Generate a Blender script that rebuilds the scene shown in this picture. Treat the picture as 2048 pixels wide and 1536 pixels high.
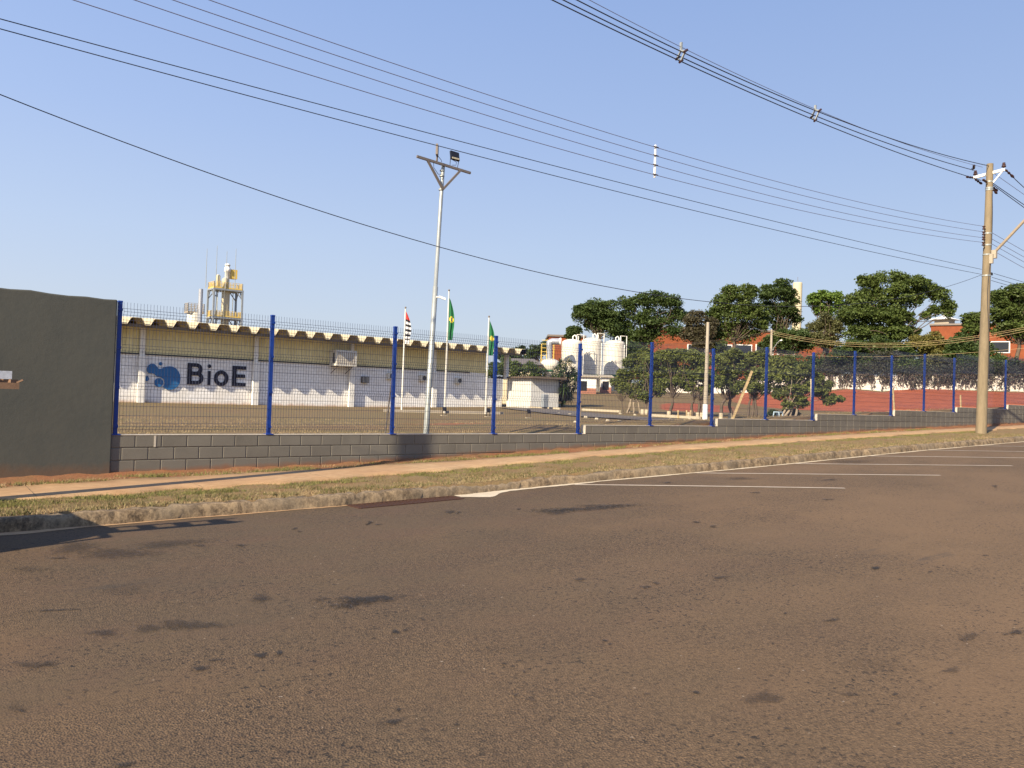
import bpy, math, random
import numpy as np
from mathutils import Vector, Matrix
random.seed(7); rng = np.random.default_rng(7)
for o in list(bpy.data.objects): bpy.data.objects.remove(o)
SC = bpy.context.scene; COL = SC.collection
R = math.radians

# ------------------------------------------------------------------ camera
# world: X runs along the fence to the right, Y away from the street, Z up; Z=0 is the top of the low block wall at the first fence post
FPX, PITCH, ROLL, YAW = 1624.93, 0.017821, -0.032747, 0.894795
CAM = np.array([-3.1557, -13.8828, 0.7800])
_F = np.array([math.cos(YAW)*math.cos(PITCH), math.sin(YAW)*math.cos(PITCH), math.sin(PITCH)])
_R0 = np.array([math.sin(YAW), -math.cos(YAW), 0.0]); _U0 = np.cross(_R0, _F)
_R = math.cos(ROLL)*_R0 - math.sin(ROLL)*_U0; _U = np.cross(_R, _F)
cam = bpy.data.cameras.new('camera'); camo = bpy.data.objects.new('camera', cam); COL.objects.link(camo)
m = Matrix.Identity(4)
for i in range(3):
    m[i][0] = _R[i]; m[i][1] = _U[i]; m[i][2] = -_F[i]; m[i][3] = CAM[i]
camo.matrix_world = m
cam.sensor_width = 36; cam.sensor_fit = 'HORIZONTAL'; cam.lens = FPX/2048*36; cam.clip_start = .05; cam.clip_end = 6000
SC.camera = camo
# ------------------------------------------------------------------ sky and sun
SUN_EL, SUN_AZ = R(32), R(17.5)      # shadows run towards +X, a little towards +Y
w = bpy.data.worlds.new('World'); SC.world = w; w.use_nodes = True
nt = w.node_tree; nt.nodes.clear()
sky = nt.nodes.new('ShaderNodeTexSky'); sky.sky_type = 'NISHITA'; sky.sun_disc = False
sky.sun_elevation = SUN_EL; sky.sun_rotation = math.atan2(-math.cos(SUN_AZ), -math.sin(SUN_AZ))
sky.air_density = 1.0; sky.dust_density = 2.5; sky.ozone_density = 2.0; sky.altitude = 600
# hazy dry season sky: the Nishita sky mixed with a pale haze gradient by elevation
tc = nt.nodes.new('ShaderNodeTexCoord'); sx = nt.nodes.new('ShaderNodeSeparateXYZ'); nt.links.new(tc.outputs['Generated'], sx.inputs[0])
rp = nt.nodes.new('ShaderNodeValToRGB'); nt.links.new(sx.outputs[2], rp.inputs[0]); cr = rp.color_ramp
for _ in range(4): cr.elements.new(.5)
for e_, (p_, c_) in zip(cr.elements, [(0., (.58,.61,.70)), (.07, (.565,.62,.73)), (.18, (.50,.60,.80)), (.30, (.405,.53,.82)), (.48, (.31,.45,.80)), (1., (.22,.35,.72))]): e_.position = p_; e_.color = (*c_, 1)
# a little paler towards the left of the view
gm = nt.nodes.new('ShaderNodeMath'); gm.operation = 'MULTIPLY_ADD'; nt.links.new(sx.outputs[0], gm.inputs[0]); gm.inputs[1].default_value = -.22; gm.inputs[2].default_value = 1.11
mg = nt.nodes.new('ShaderNodeVectorMath'); mg.operation = 'SCALE'; nt.links.new(rp.outputs[0], mg.inputs[0]); nt.links.new(gm.outputs[0], mg.inputs[3])
sc2 = nt.nodes.new('ShaderNodeVectorMath'); sc2.operation = 'SCALE'; nt.links.new(mg.outputs[0], sc2.inputs[0]); sc2.inputs[3].default_value = 4.9
hs = nt.nodes.new('ShaderNodeMix'); hs.data_type = 'RGBA'; hs.inputs[0].default_value = .82
bg = nt.nodes.new('ShaderNodeBackground'); bg.inputs[1].default_value = 0.10
ow = nt.nodes.new('ShaderNodeOutputWorld')
nt.links.new(sky.outputs[0], hs.inputs[6]); nt.links.new(sc2.outputs[0], hs.inputs[7]); nt.links.new(hs.outputs[2], bg.inputs[0]); nt.links.new(bg.outputs[0], ow.inputs[0])
sl = bpy.data.lights.new('sun', 'SUN'); sl.energy = 4.6; sl.angle = R(.55); sl.color = (1, .85, .62)
so = bpy.data.objects.new('sun', sl); COL.objects.link(so)
sd = Vector((math.cos(SUN_AZ)*math.cos(SUN_EL), math.sin(SUN_AZ)*math.cos(SUN_EL), -math.sin(SUN_EL)))
so.rotation_euler = sd.to_track_quat('-Z', 'Y').to_euler(); so.location = (-40, -20, 40)
SC.view_settings.view_transform = 'Standard'; SC.view_settings.look = 'None'
SC.view_settings.exposure = 1.04; SC.view_settings.gamma = 1

# ------------------------------------------------------------------ survey helpers (photo pixel -> place in the world)
def ray(x, y): return _F + _R*(x-1024)/FPX - _U*(y-768)/FPX
def at(x, y, d): return CAM + ray(x, y)*d                      # forward distance d
def onv(x, y, v):                                              # on a plane parallel to the fence
    r = ray(x, y); return CAM + r*(v-CAM[1])/r[1]
_gx = [-60,-30,-12,0,2.2,5,6.5,8.5,12,18.3,24.6,37.2,60,100,300]; _gz = [-1.5,-1.0,-.72,-.61,-.585,-.53,-.47,-.39,-.28,-.07,.1,.42,1.05,2.1,5]
def g(u): return float(sum(np.interp(u+k, _gx, _gz) for k in (-1.2,-.6,0,.6,1.2))/5)
def curbv(u): return float(np.interp(u, [-3,0,2,3.6,4.6,5.8,7.3,9.6,12,30], [-3.76,-3.66,-3.6,-3.56,-3.5,-3.44,-3.53,-3.68,-3.74,-3.82]))
def walkback(u): return float(np.interp(u, [-3,-1.6,0,5,8,12,30], [-1.3,-1.15,-.78,-.5,-.72,-.5,-.6]))
def walkfront(u): return float(np.interp(u, [-3,-1.8,1.8,4.3,6.3,10.4,16,25], [-2.55,-2.5,-2.22,-1.9,-1.8,-1.55,-1.6,-1.6]))
def lev(u): return max(0, min(12, int((u+.001-10.2)//5)+1))*.2 if u > 10.2 else 0.
def sstep(a, b, x):
    t = min(1, max(0, (x-a)/(b-a))); return t*t*(3-2*t)
def yard(u, v):
    """height of the land behind the fence, and how much of it is bare red soil"""
    d = (u-CAM[0])*math.cos(YAW) + (v-CAM[1])*math.sin(YAW)
    l = (u-CAM[0])*math.sin(YAW) - (v-CAM[1])*math.cos(YAW)
    px = 1024 + 1625*l/max(d, 1)
    near = lev(u)-.06
    z = -.05-.14*sstep(0, 38, v) + .35*sstep(22, 45, u)
    z = near + (z-near)*sstep(.3, 9, v)
    red = 0.
    if d > 20:
        k = sstep(1040, 1120, px)
        zl = 2.35*sstep(0, 1, 1)*max(0, min(1, (d-64)/56))*k
        dw = float(np.interp(px, [1320, 1700, 2100], [130, 105, 90])); zw = float(np.interp(px, [1320, 1700, 2100], [2.3, 3.2, 3.3]))
        zr = .55 + (zw-.55)*max(0, min(1, (d-(dw-15))/14.)) if d > dw-15 else z + (.55-z)*sstep(50, dw-15, d)
        kr = sstep(1330, 1600, px)
        if d > dw: zr = zw + min(2.0, (d-dw)*.6)
        z = (z+zl)*(1-kr) + zr*kr
        red = kr*sstep(dw-20, dw-14, d)*(1 if d < dw else 0)
        # the red soil runs on to the left as a narrowing tongue
        red = max(red, (1-kr)*sstep(1300, 1330, px)*sstep(60, 66, d+ (px-1400)*.03)*(1-sstep(78, 90, d+(1400-px)*.06)))
    red = max(red, .55*math.exp(-((u-11)/4)**2)*math.exp(-((v-6)/2.4)**2))
    red = max(red, .42*sstep(9, 12, u)*(1-sstep(1.2, 2.2, v)))
    return z, red

# ------------------------------------------------------------------ mesh helpers
def tag(o, label=None, cat=None, group=None, kind=None):
    if label: o['label'] = label
    if cat: o['category'] = cat
    if group: o['group'] = group
    if kind: o['kind'] = kind
    return o
def empty(name, loc, label, cat, group=None):
    o = bpy.data.objects.new(name, None); COL.objects.link(o); o.location = loc; o.empty_display_size = .3
    return tag(o, label, cat, group)
def base_of(o):
    v = Vector((0,0,0))
    while o is not None: v = v + o.location; o = o.parent
    return v
def arr_obj(name, V, Fc, mat, parent=None, smooth=False, attr=None, local=False):
    """V (n,3), Fc (m,k) arrays"""
    V = np.asarray(V, dtype=np.float32).reshape(-1, 3); Fc = np.asarray(Fc, dtype=np.int32)
    if parent is not None and not local: V = V - np.array(base_of(parent), dtype=np.float32)
    me = bpy.data.meshes.new(name); k = Fc.shape[1]; nf = len(Fc)
    me.vertices.add(len(V)); me.vertices.foreach_set('co', V.ravel())
    me.loops.add(nf*k); me.loops.foreach_set('vertex_index', Fc.ravel())
    me.polygons.add(nf); me.polygons.foreach_set('loop_start', np.arange(0, nf*k, k, dtype=np.int32)); me.polygons.foreach_set('loop_total', np.full(nf, k, dtype=np.int32))
    if smooth: me.polygons.foreach_set('use_smooth', np.ones(nf, dtype=bool))
    me.update(); me.validate()
    if attr:
        for an, av in attr.items():
            a = me.attributes.new(an, 'FLOAT', 'POINT'); a.data.foreach_set('value', np.asarray(av, dtype=np.float32))
    me.materials.append(mat)
    o = bpy.data.objects.new(name, me); COL.objects.link(o)
    if parent is not None: o.parent = parent
    return o
class MB:
    def __init__(s): s.v = []; s.f = []; s.sm = []
    def add(s, V, Fs, sm=False):
        n = len(s.v); s.v += [tuple(p) for p in V]; s.f += [tuple(i+n for i in f) for f in Fs]; s.sm += [sm]*len(Fs); return s
    def box(s, a, b):
        (x0,y0,z0), (x1,y1,z1) = a, b
        return s.add([(x0,y0,z0),(x1,y0,z0),(x1,y1,z0),(x0,y1,z0),(x0,y0,z1),(x1,y0,z1),(x1,y1,z1),(x0,y1,z1)],
                     [(0,3,2,1),(4,5,6,7),(0,1,5,4),(1,2,6,5),(2,3,7,6),(3,0,4,7)])
    def bbox(s, a, b, c):   # bevelled box (chamfer c)
        (x0,y0,z0), (x1,y1,z1) = a, b; V = []; 
        for z, k in ((z0,c),(z0+c,0),(z1-c,0),(z1,c)):
            if k: P = [(x0+k,y0+k),(x1-k,y0+k),(x1-k,y1-k),(x0+k,y1-k)]; P = [(x0+c,y0+c)]*2+[(x1-c,y0+c)]*2+[(x1-c,y1-c)]*2+[(x0+c,y1-c)]*2
            else: P = [(x0,y0+c),(x0+c,y0),(x1-c,y0),(x1,y0+c),(x1,y1-c),(x1-c,y1),(x0+c,y1),(x0,y1-c)]
            V += [(p[0],p[1],z) for p in P]
        Fs = []
        for r in range(3):
            for i in range(8):
                j = (i+1)%8; Fs.append((r*8+i, r*8+j, r*8+8+j, r*8+8+i))
        Fs.append((24,26,28,30)); Fs.append((6,4,2,0))
        return s.add(V, Fs)
    def bar(s, p, q, wx, wz=None, up=(0,0,1)):
        p = Vector(p); q = Vector(q); wz = wz or wx; d = (q-p).normalized(); up = Vector(up)
        if abs(d.dot(up)) > .98: up = Vector((1,0,0))
        a = d.cross(up).normalized()*wx/2; b = a.cross(d).normalized()*wz/2
        V = [p-a-b,p+a-b,p+a+b,p-a+b,q-a-b,q+a-b,q+a+b,q-a+b]
        return s.add(V, [(0,3,2,1),(4,5,6,7),(0,1,5,4),(1,2,6,5),(2,3,7,6),(3,0,4,7)])
    def cyl(s, p, q, r0, r1=None, n=12, cap=True):
        return s.tube([p, q], [r0, r0 if r1 is None else r1], n, cap)
    def tube(s, P, rad, n=6, cap=True):
        P = [Vector(p) for p in P]
        if not hasattr(rad, '__len__'): rad = [rad]*len(P)
        V = []; prev = None
        for i, p in enumerate(P):
            d = (P[min(i+1, len(P)-1)]-P[max(i-1, 0)]).normalized()
            if prev is None: a = d.orthogonal().normalized()
            else:
                a = prev - d*prev.dot(d)
                a = a.normalized() if a.length > 1e-6 else d.orthogonal().normalized()
            prev = a; b = d.cross(a)
            for k in range(n):
                t = 2*math.pi*k/n; V.append(p+(a*math.cos(t)+b*math.sin(t))*rad[i])
        Fs = []
        for i in range(len(P)-1):
            for k in range(n):
                j = (k+1)%n; Fs.append((i*n+k, i*n+j, i*n+n+j, i*n+n+k))
        if n > 4: s.add(V, Fs, True)
        else: s.add(V, Fs)
        if cap:
            N = len(V); s.add(V[:n], [tuple(range(n-1, -1, -1))]); s.add(V[-n:], [tuple(range(n))])
        return s
    def lathe(s, c, prof, n=24, sm=True):
        V = []; 
        for r, z in prof:
            for k in range(n):
                t = 2*math.pi*k/n; V.append((c[0]+r*math.cos(t), c[1]+r*math.sin(t), c[2]+z))
        Fs = [(i*n+k, i*n+(k+1)%n, i*n+n+(k+1)%n, i*n+n+k) for i in range(len(prof)-1) for k in range(n)]
        return s.add(V, Fs, sm)
    def prism(s, poly, f0, f1):
        """poly: 2-D points; f0,f1 map (a,b) to 3-D for the two ends"""
        n = len(poly); V = [f0(*p) for p in poly]+[f1(*p) for p in poly]
        Fs = [tuple(range(n-1, -1, -1)), tuple(range(n, 2*n))]+[(i, (i+1)%n, n+(i+1)%n, n+i) for i in range(n)]
        return s.add(V, Fs)
    def build(s, name, mat, parent=None, local=False):
        o_ = Vector((0,0,0)) if (parent is None or local) else base_of(parent)
        me = bpy.data.meshes.new(name); me.from_pydata([tuple(Vector(p)-o_) for p in s.v], [], s.f)
        me.polygons.foreach_set('use_smooth', s.sm); me.update(); me.materials.append(mat)
        o = bpy.data.objects.new(name, me); COL.objects.link(o)
        if parent is not None: o.parent = parent
        return o
def rotbox(mb, o_, du, u0, u1, n_, v0, v1, z0, z1):
    V = []
    for z in (z0, z1):
        for a, c in ((u0, v0), (u1, v0), (u1, v1), (u0, v1)): p = o_+du*a+n_*c; V.append((p.x, p.y, z))
    return mb.add(V, [(0,3,2,1),(4,5,6,7),(0,1,5,4),(1,2,6,5),(2,3,7,6),(3,0,4,7)])
def copy_tree(o, parent=None):
    c = o.copy(); COL.objects.link(c); c.parent = parent
    for ch in list(o.children): copy_tree(ch, c)
    return c

# ------------------------------------------------------------------ materials
class NT:
    def __init__(s, name):
        s.m = bpy.data.materials.new(name); s.m.use_nodes = True; s.t = s.m.node_tree; s.t.nodes.clear()
        s.o = s.t.nodes.new('ShaderNodeOutputMaterial'); s.b = s.t.nodes.new('ShaderNodeBsdfPrincipled'); s.l(s.b.outputs[0], s.o.inputs[0])
        s.b.inputs['Specular IOR Level'].default_value = .3
    def l(s, a, b): s.t.links.new(a, b)
    def n(s, t, **k):
        x = s.t.nodes.new(t)
        for a, b in k.items(): setattr(x, a, b)
        return x
    def pos(s, sc=(1,1,1)):
        g_ = s.n('ShaderNodeNewGeometry'); mp = s.n('ShaderNodeMapping'); mp.inputs['Scale'].default_value = sc; s.l(g_.outputs['Position'], mp.inputs[0]); return mp.outputs[0]
    def noise(s, scale, detail=4, rough=.6, vec=None, sc=(1,1,1)):
        x = s.n('ShaderNodeTexNoise'); x.inputs['Scale'].default_value = scale; x.inputs['Detail'].default_value = detail; x.inputs['Roughness'].default_value = rough
        s.l(vec if vec else s.pos(sc), x.inputs['Vector']); return x.outputs['Fac']
    def vor(s, scale, out='Distance', sc=(1,1,1)):
        x = s.n('ShaderNodeTexVoronoi'); x.inputs['Scale'].default_value = scale; s.l(s.pos(sc), x.inputs['Vector']); return x.outputs[out]
    def ramp(s, f, stops):
        x = s.n('ShaderNodeValToRGB'); cr = x.color_ramp
        while len(cr.elements) < len(stops): cr.elements.new(.5)
        for e, (p, c) in zip(cr.elements, stops): e.position = p; e.color = (c[0], c[1], c[2], 1) if hasattr(c, '__len__') else (c, c, c, 1)
        s.l(f, x.inputs[0]); return x.outputs[0]
    def mix(s, f, a, b, mode='MIX'):
        x = s.n('ShaderNodeMix', data_type='RGBA', blend_type=mode)
        if hasattr(f, 'links'): s.l(f, x.inputs[0])
        else: x.inputs[0].default_value = f
        for k, c in ((6, a), (7, b)):
            if hasattr(c, 'links'): s.l(c, x.inputs[k])
            else: x.inputs[k].default_value = (*c, 1)
        return x.outputs[2]
    def attr(s, name): x = s.n('ShaderNodeAttribute', attribute_name=name); return x.outputs['Fac']
    def math(s, op, a, b=0.):
        x = s.n('ShaderNodeMath', operation=op)
        for k, c in ((0, a), (1, b)):
            if hasattr(c, 'links'): s.l(c, x.inputs[k])
            else: x.inputs[k].default_value = c
        return x.outputs[0]
    def bump(s, h, strength=.3, dist=.01):
        x = s.n('ShaderNodeBump'); x.inputs['Strength'].default_value = strength; x.inputs['Distance'].default_value = dist; s.l(h, x.inputs['Height']); s.l(x.outputs[0], s.b.inputs['Normal'])
    def fin(s, col=None, rough=.8, metal=0.):
        if col is not None:
            if hasattr(col, 'links'): s.l(col, s.b.inputs['Base Color'])
            else: s.b.inputs['Base Color'].default_value = (*col, 1)
        s.b.inputs['Roughness'].default_value = rough; s.b.inputs['Metallic'].default_value = metal
        return s.m
def mat(name, a, b=None, scale=3., rough=.7, metal=0., bs=.15, bd=.01, sc=(1,1,1), fine=None):
    s = NT(name); b = b or tuple(c*.75 for c in a)
    f = s.noise(scale, 6, .65, sc=sc); c = s.ramp(f, [(.32, b), (.68, a)])
    f2 = s.noise(fine or scale*9, 4, .6, sc=sc); c = s.mix(.35, c, s.ramp(f2, [(.3, tuple(x*.6 for x in a)), (.7, tuple(min(1, x*1.25) for x in a))]))
    if bs: s.bump(f2, bs, bd)
    return s.fin(c, rough, metal)
def leafmat(name, dark, light, tint, scale=.5):
    s = NT(name)
    c = s.mix(s.ramp(s.noise(scale, 3), [(.38, 0.), (.62, 1.)]), dark, light)
    at_ = s.attr('rnd'); c = s.mix(s.ramp(at_, [(.0, 0.), (1., .55)]), c, tint)
    s.b.inputs['Subsurface Weight'].default_value = 0
    m_ = s.fin(c, .55)
    tr = s.n('ShaderNodeBsdfTranslucent'); s.l(c, tr.inputs[0]); ms = s.n('ShaderNodeMixShader'); ms.inputs[0].default_value = .28
    s.l(s.b.outputs[0], ms.inputs[1]); s.l(tr.outputs[0], ms.inputs[2]); s.l(ms.outputs[0], s.o.inputs[0])
    return m_

def m_asphalt():
    s = NT('asphalt')
    big = s.noise(.35, 3, .6, sc=(1, 1, 1)); mid = s.noise(1.6, 5, .7, sc=(.7, 1.2, 1)); 
    c = s.ramp(big, [(.34, (.072, .051, .031)), (.5, (.093, .062, .034)), (.62, (.118, .073, .038))])
    c = s.mix(s.ramp(mid, [(.42, .0), (.66, .75)]), c, (.094, .056, .034))
    # pale ochre dust carried over the near side of the street
    spd = s.n('ShaderNodeSeparateXYZ'); s.l(s.pos(), spd.inputs[0])
    du = s.math('ADD', s.math('MULTIPLY', s.math('ADD', spd.outputs[1], 7.5), -.13), s.math('MULTIPLY', s.math('SUBTRACT', s.noise(.5, 4, .6), .5), 1.4))
    c = s.mix(s.ramp(s.math('ADD', du, s.math('MULTIPLY', spd.outputs[0], .12)), [(.25, 0.), (.95, .85)]), c, (.165, .103, .054))
    cells = s.n('ShaderNodeTexVoronoi'); cells.inputs['Scale'].default_value = 85; s.l(s.pos(), cells.inputs['Vector'])
    cc = s.n('ShaderNodeSeparateColor'); s.l(cells.outputs['Color'], cc.inputs[0])
    zone = s.ramp(s.noise(.42, 4, .6, sc=(.8, 1.3, 1)), [(.40, .22), (.62, .60)])
    c = s.mix(zone, c, s.mix(s.ramp(cc.outputs[0], [(.0, 0.), (1., 1.)]), (.032, .023, .015), (.175, .115, .066)))
    pit = s.noise(30, 3, .75); worn = s.noise(.9, 3, .5)
    pm = s.math('MULTIPLY', s.ramp(pit, [(.56, 0.), (.64, 1.)]), s.ramp(worn, [(.35, .25), (.65, 1.)]))
    c = s.mix(pm, c, (.016, .013, .011))
    wh = s.ramp(s.noise(23, 1, .5), [(.79, 0.), (.8, .8)]); c = s.mix(wh, c, (.30, .24, .18))
    streak = s.ramp(s.noise(.55, 5, .7, sc=(.5, 2.2, 1)), [(.66, 0.), (.75, .45)]); c = s.mix(streak, c, (.036, .034, .032))
    h = s.math('MULTIPLY', s.math('ADD', s.math('MULTIPLY', cells.outputs['Distance'], .6), s.math('MULTIPLY', pit, -.9)), s.math('MULTIPLY', zone, 1.9))
    s.bump(h, .8, .015)
    return s.fin(c, .86)
def m_ground():
    s = NT('yard_ground')
    n1 = s.noise(.30, 6, .78, sc=(.6, 1.2, 1)); n2 = s.noise(2.2, 5, .75); n3 = s.noise(11, 5, .85)
    c = s.ramp(n1, [(.38, (.170, .085, .038)), (.48, (.195, .128, .052)), (.58, (.120, .110, .034))])
    c = s.mix(s.ramp(n2, [(.35, .7), (.65, 0.)]), c, (.20, .130, .066))
    c = s.mix(.5, c, s.ramp(n3, [(.32, (.060, .044, .020)), (.68, (.24, .175, .085))]))
    rm = s.math('ADD', s.attr('red'), s.math('MULTIPLY', s.math('SUBTRACT', n2, .5), .6))
    rc = s.ramp(s.noise(.7, 5, .7, sc=(1,1,2)), [(.3, (.24, .062, .030)), (.7, (.33, .092, .044))])
    c = s.mix(s.ramp(rm, [(.42, 0.), (.6, 1.)]), c, rc)
    s.bump(n3, .6, .05); return s.fin(c, .95)
def m_verge():
    s = NT('verge_soil'); n1 = s.noise(2.2, 6, .75); n3 = s.noise(42, 4, .85)
    c = s.ramp(n1, [(.35, (.21, .098, .042)), (.5, (.225, .140, .062)), (.65, (.195, .140, .066))])
    c = s.mix(.5, c, s.ramp(n3, [(.3, (.035, .026, .012)), (.7, (.33, .235, .11))]))
    s.bump(n3, .8, .02); return s.fin(c, .95)
def m_redsoil():
    s = NT('red_soil'); n1 = s.noise(1.6, 5, .7); n3 = s.noise(34, 4, .8)
    c = s.ramp(n1, [(.35, (.23, .078, .034)), (.5, (.235, .110, .050)), (.65, (.155, .105, .048))])
    c = s.mix(.5, c, s.ramp(n3, [(.3, (.07, .03, .014)), (.7, (.36, .16, .075))]))
    s.bump(n3, .8, .02); return s.fin(c, .95)
def m_walk():
    s = NT('walk_concrete'); n1 = s.noise(.8, 6, .7); n2 = s.noise(7, 5, .7, sc=(.6, 1.5, 1)); n3 = s.noise(60, 3, .7)
    c = s.ramp(n1, [(.35, (.36, .205, .098)), (.5, (.43, .268, .138)), (.68, (.46, .315, .175))])
    c = s.mix(s.ramp(n2, [(.4, .55), (.6, 0.)]), c, (.25, .14, .068))
    c = s.mix(.2, c, s.ramp(n3, [(.3, (.15, .10, .06)), (.7, (.48, .36, .24))]))
    s.bump(n2, .3, .01); return s.fin(c, .9)
def m_kerb():
    s = NT('old_kerb_concrete'); n1 = s.noise(9, 8, .8, sc=(1, 1, .6)); n2 = s.noise(1.1, 3, .6); n3 = s.noise(45, 4, .7)
    c = s.ramp(n1, [(.36, (.026, .018, .011)), (.46, (.125, .084, .048)), (.57, (.32, .23, .135))])
    c = s.mix(s.ramp(n2, [(.45, 0.), (.62, .6)]), c, (.21, .165, .11))
    c = s.mix(.25, c, s.ramp(n3, [(.3, (.02, .015, .01)), (.7, (.30, .24, .17))]))
    s.bump(n1, .7, .03); return s.fin(c, .95)
def m_block():
    s = NT('concrete_block'); n1 = s.noise(1.2, 4, .6); n3 = s.noise(70, 3, .7)
    c = s.ramp(n1, [(.35, (.115, .106, .090)), (.65, (.165, .152, .127))])
    vb = s.n('ShaderNodeAttribute', attribute_name='rnd'); c = s.mix(s.ramp(vb.outputs['Fac'], [(0., 0.), (1., .5)]), c, (.18, .168, .142))
    c = s.mix(.25, c, s.ramp(n3, [(.3, (.06, .055, .047)), (.7, (.22, .205, .175))]))
    lowm = s.math('ADD', s.attr('low'), s.math('MULTIPLY', s.math('SUBTRACT', s.noise(2.4, 4, .7), .5), .9))
    c = s.mix(s.ramp(lowm, [(.55, 0.), (.95, .75)]), c, (.22, .095, .045))
    s.bump(n3, .4, .006); return s.fin(c, .92)
def m_plaster():
    s = NT('grey_plaster'); n1 = s.noise(.7, 5, .6); n2 = s.noise(3.0, 5, .7, sc=(1,1,.6)); n3 = s.noise(55, 3, .7)
    c = s.ramp(n1, [(.3, (.058, .062, .057)), (.7, (.075, .078, .070))])
    c = s.mix(s.ramp(n2, [(.4, 0.), (.7, .35)]), c, (.088, .085, .070))
    s.bump(s.math('ADD', s.noise(12, 4, .6), s.math('MULTIPLY', n3, .3)), .16, .02)
    sp = s.n('ShaderNodeSeparateXYZ'); s.l(s.pos(), sp.inputs[0])
    lowm = s.math('ADD', s.math('MULTIPLY', sp.outputs[2], -2.2), s.math('MULTIPLY', n2, .7))
    c = s.mix(s.ramp(s.math('SUBTRACT', lowm, .55), [(.7, 0.), (1., .6)]), c, (.13, .075, .045))
    return s.fin(c, .85)
def m_whitewall():
    s = NT('white_painted_block'); 
    sp = s.n('ShaderNodeSeparateXYZ'); s.l(s.pos(), sp.inputs[0]); cb = s.n('ShaderNodeCombineXYZ')
    s.l(s.math('ADD', sp.outputs[0], s.math('MULTIPLY', sp.outputs[1], .6)), cb.inputs[0]); s.l(sp.outputs[2], cb.inputs[1])
    br = s.n('ShaderNodeTexBrick'); s.l(cb.outputs[0], br.inputs['Vector']); br.inputs['Scale'].default_value = 1
    br.inputs['Brick Width'].default_value = .4; br.inputs['Row Height'].default_value = .2; br.inputs['Mortar Size'].default_value = .012
    br.inputs['Color1'].default_value = (.86, .86, .86, 1); br.inputs['Color2'].default_value = (.80, .80, .80, 1); br.inputs['Mortar'].default_value = (.55, .54, .52, 1)
    n1 = s.noise(.8, 5, .7); c = s.mix(s.ramp(n1, [(.42, .3), (.6, 0.)]), br.outputs[0], (.62, .56, .47))
    lowm = s.math('ADD', s.math('MULTIPLY', sp.outputs[2], -1.8), s.math('MULTIPLY', s.noise(1.6, 4, .7), .9))
    c = s.mix(s.ramp(lowm, [(.45, 0.), (.85, .75)]), c, (.42, .24, .12))
    s.bump(br.outputs['Fac'], -.3, .01); return s.fin(c, .8)
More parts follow.
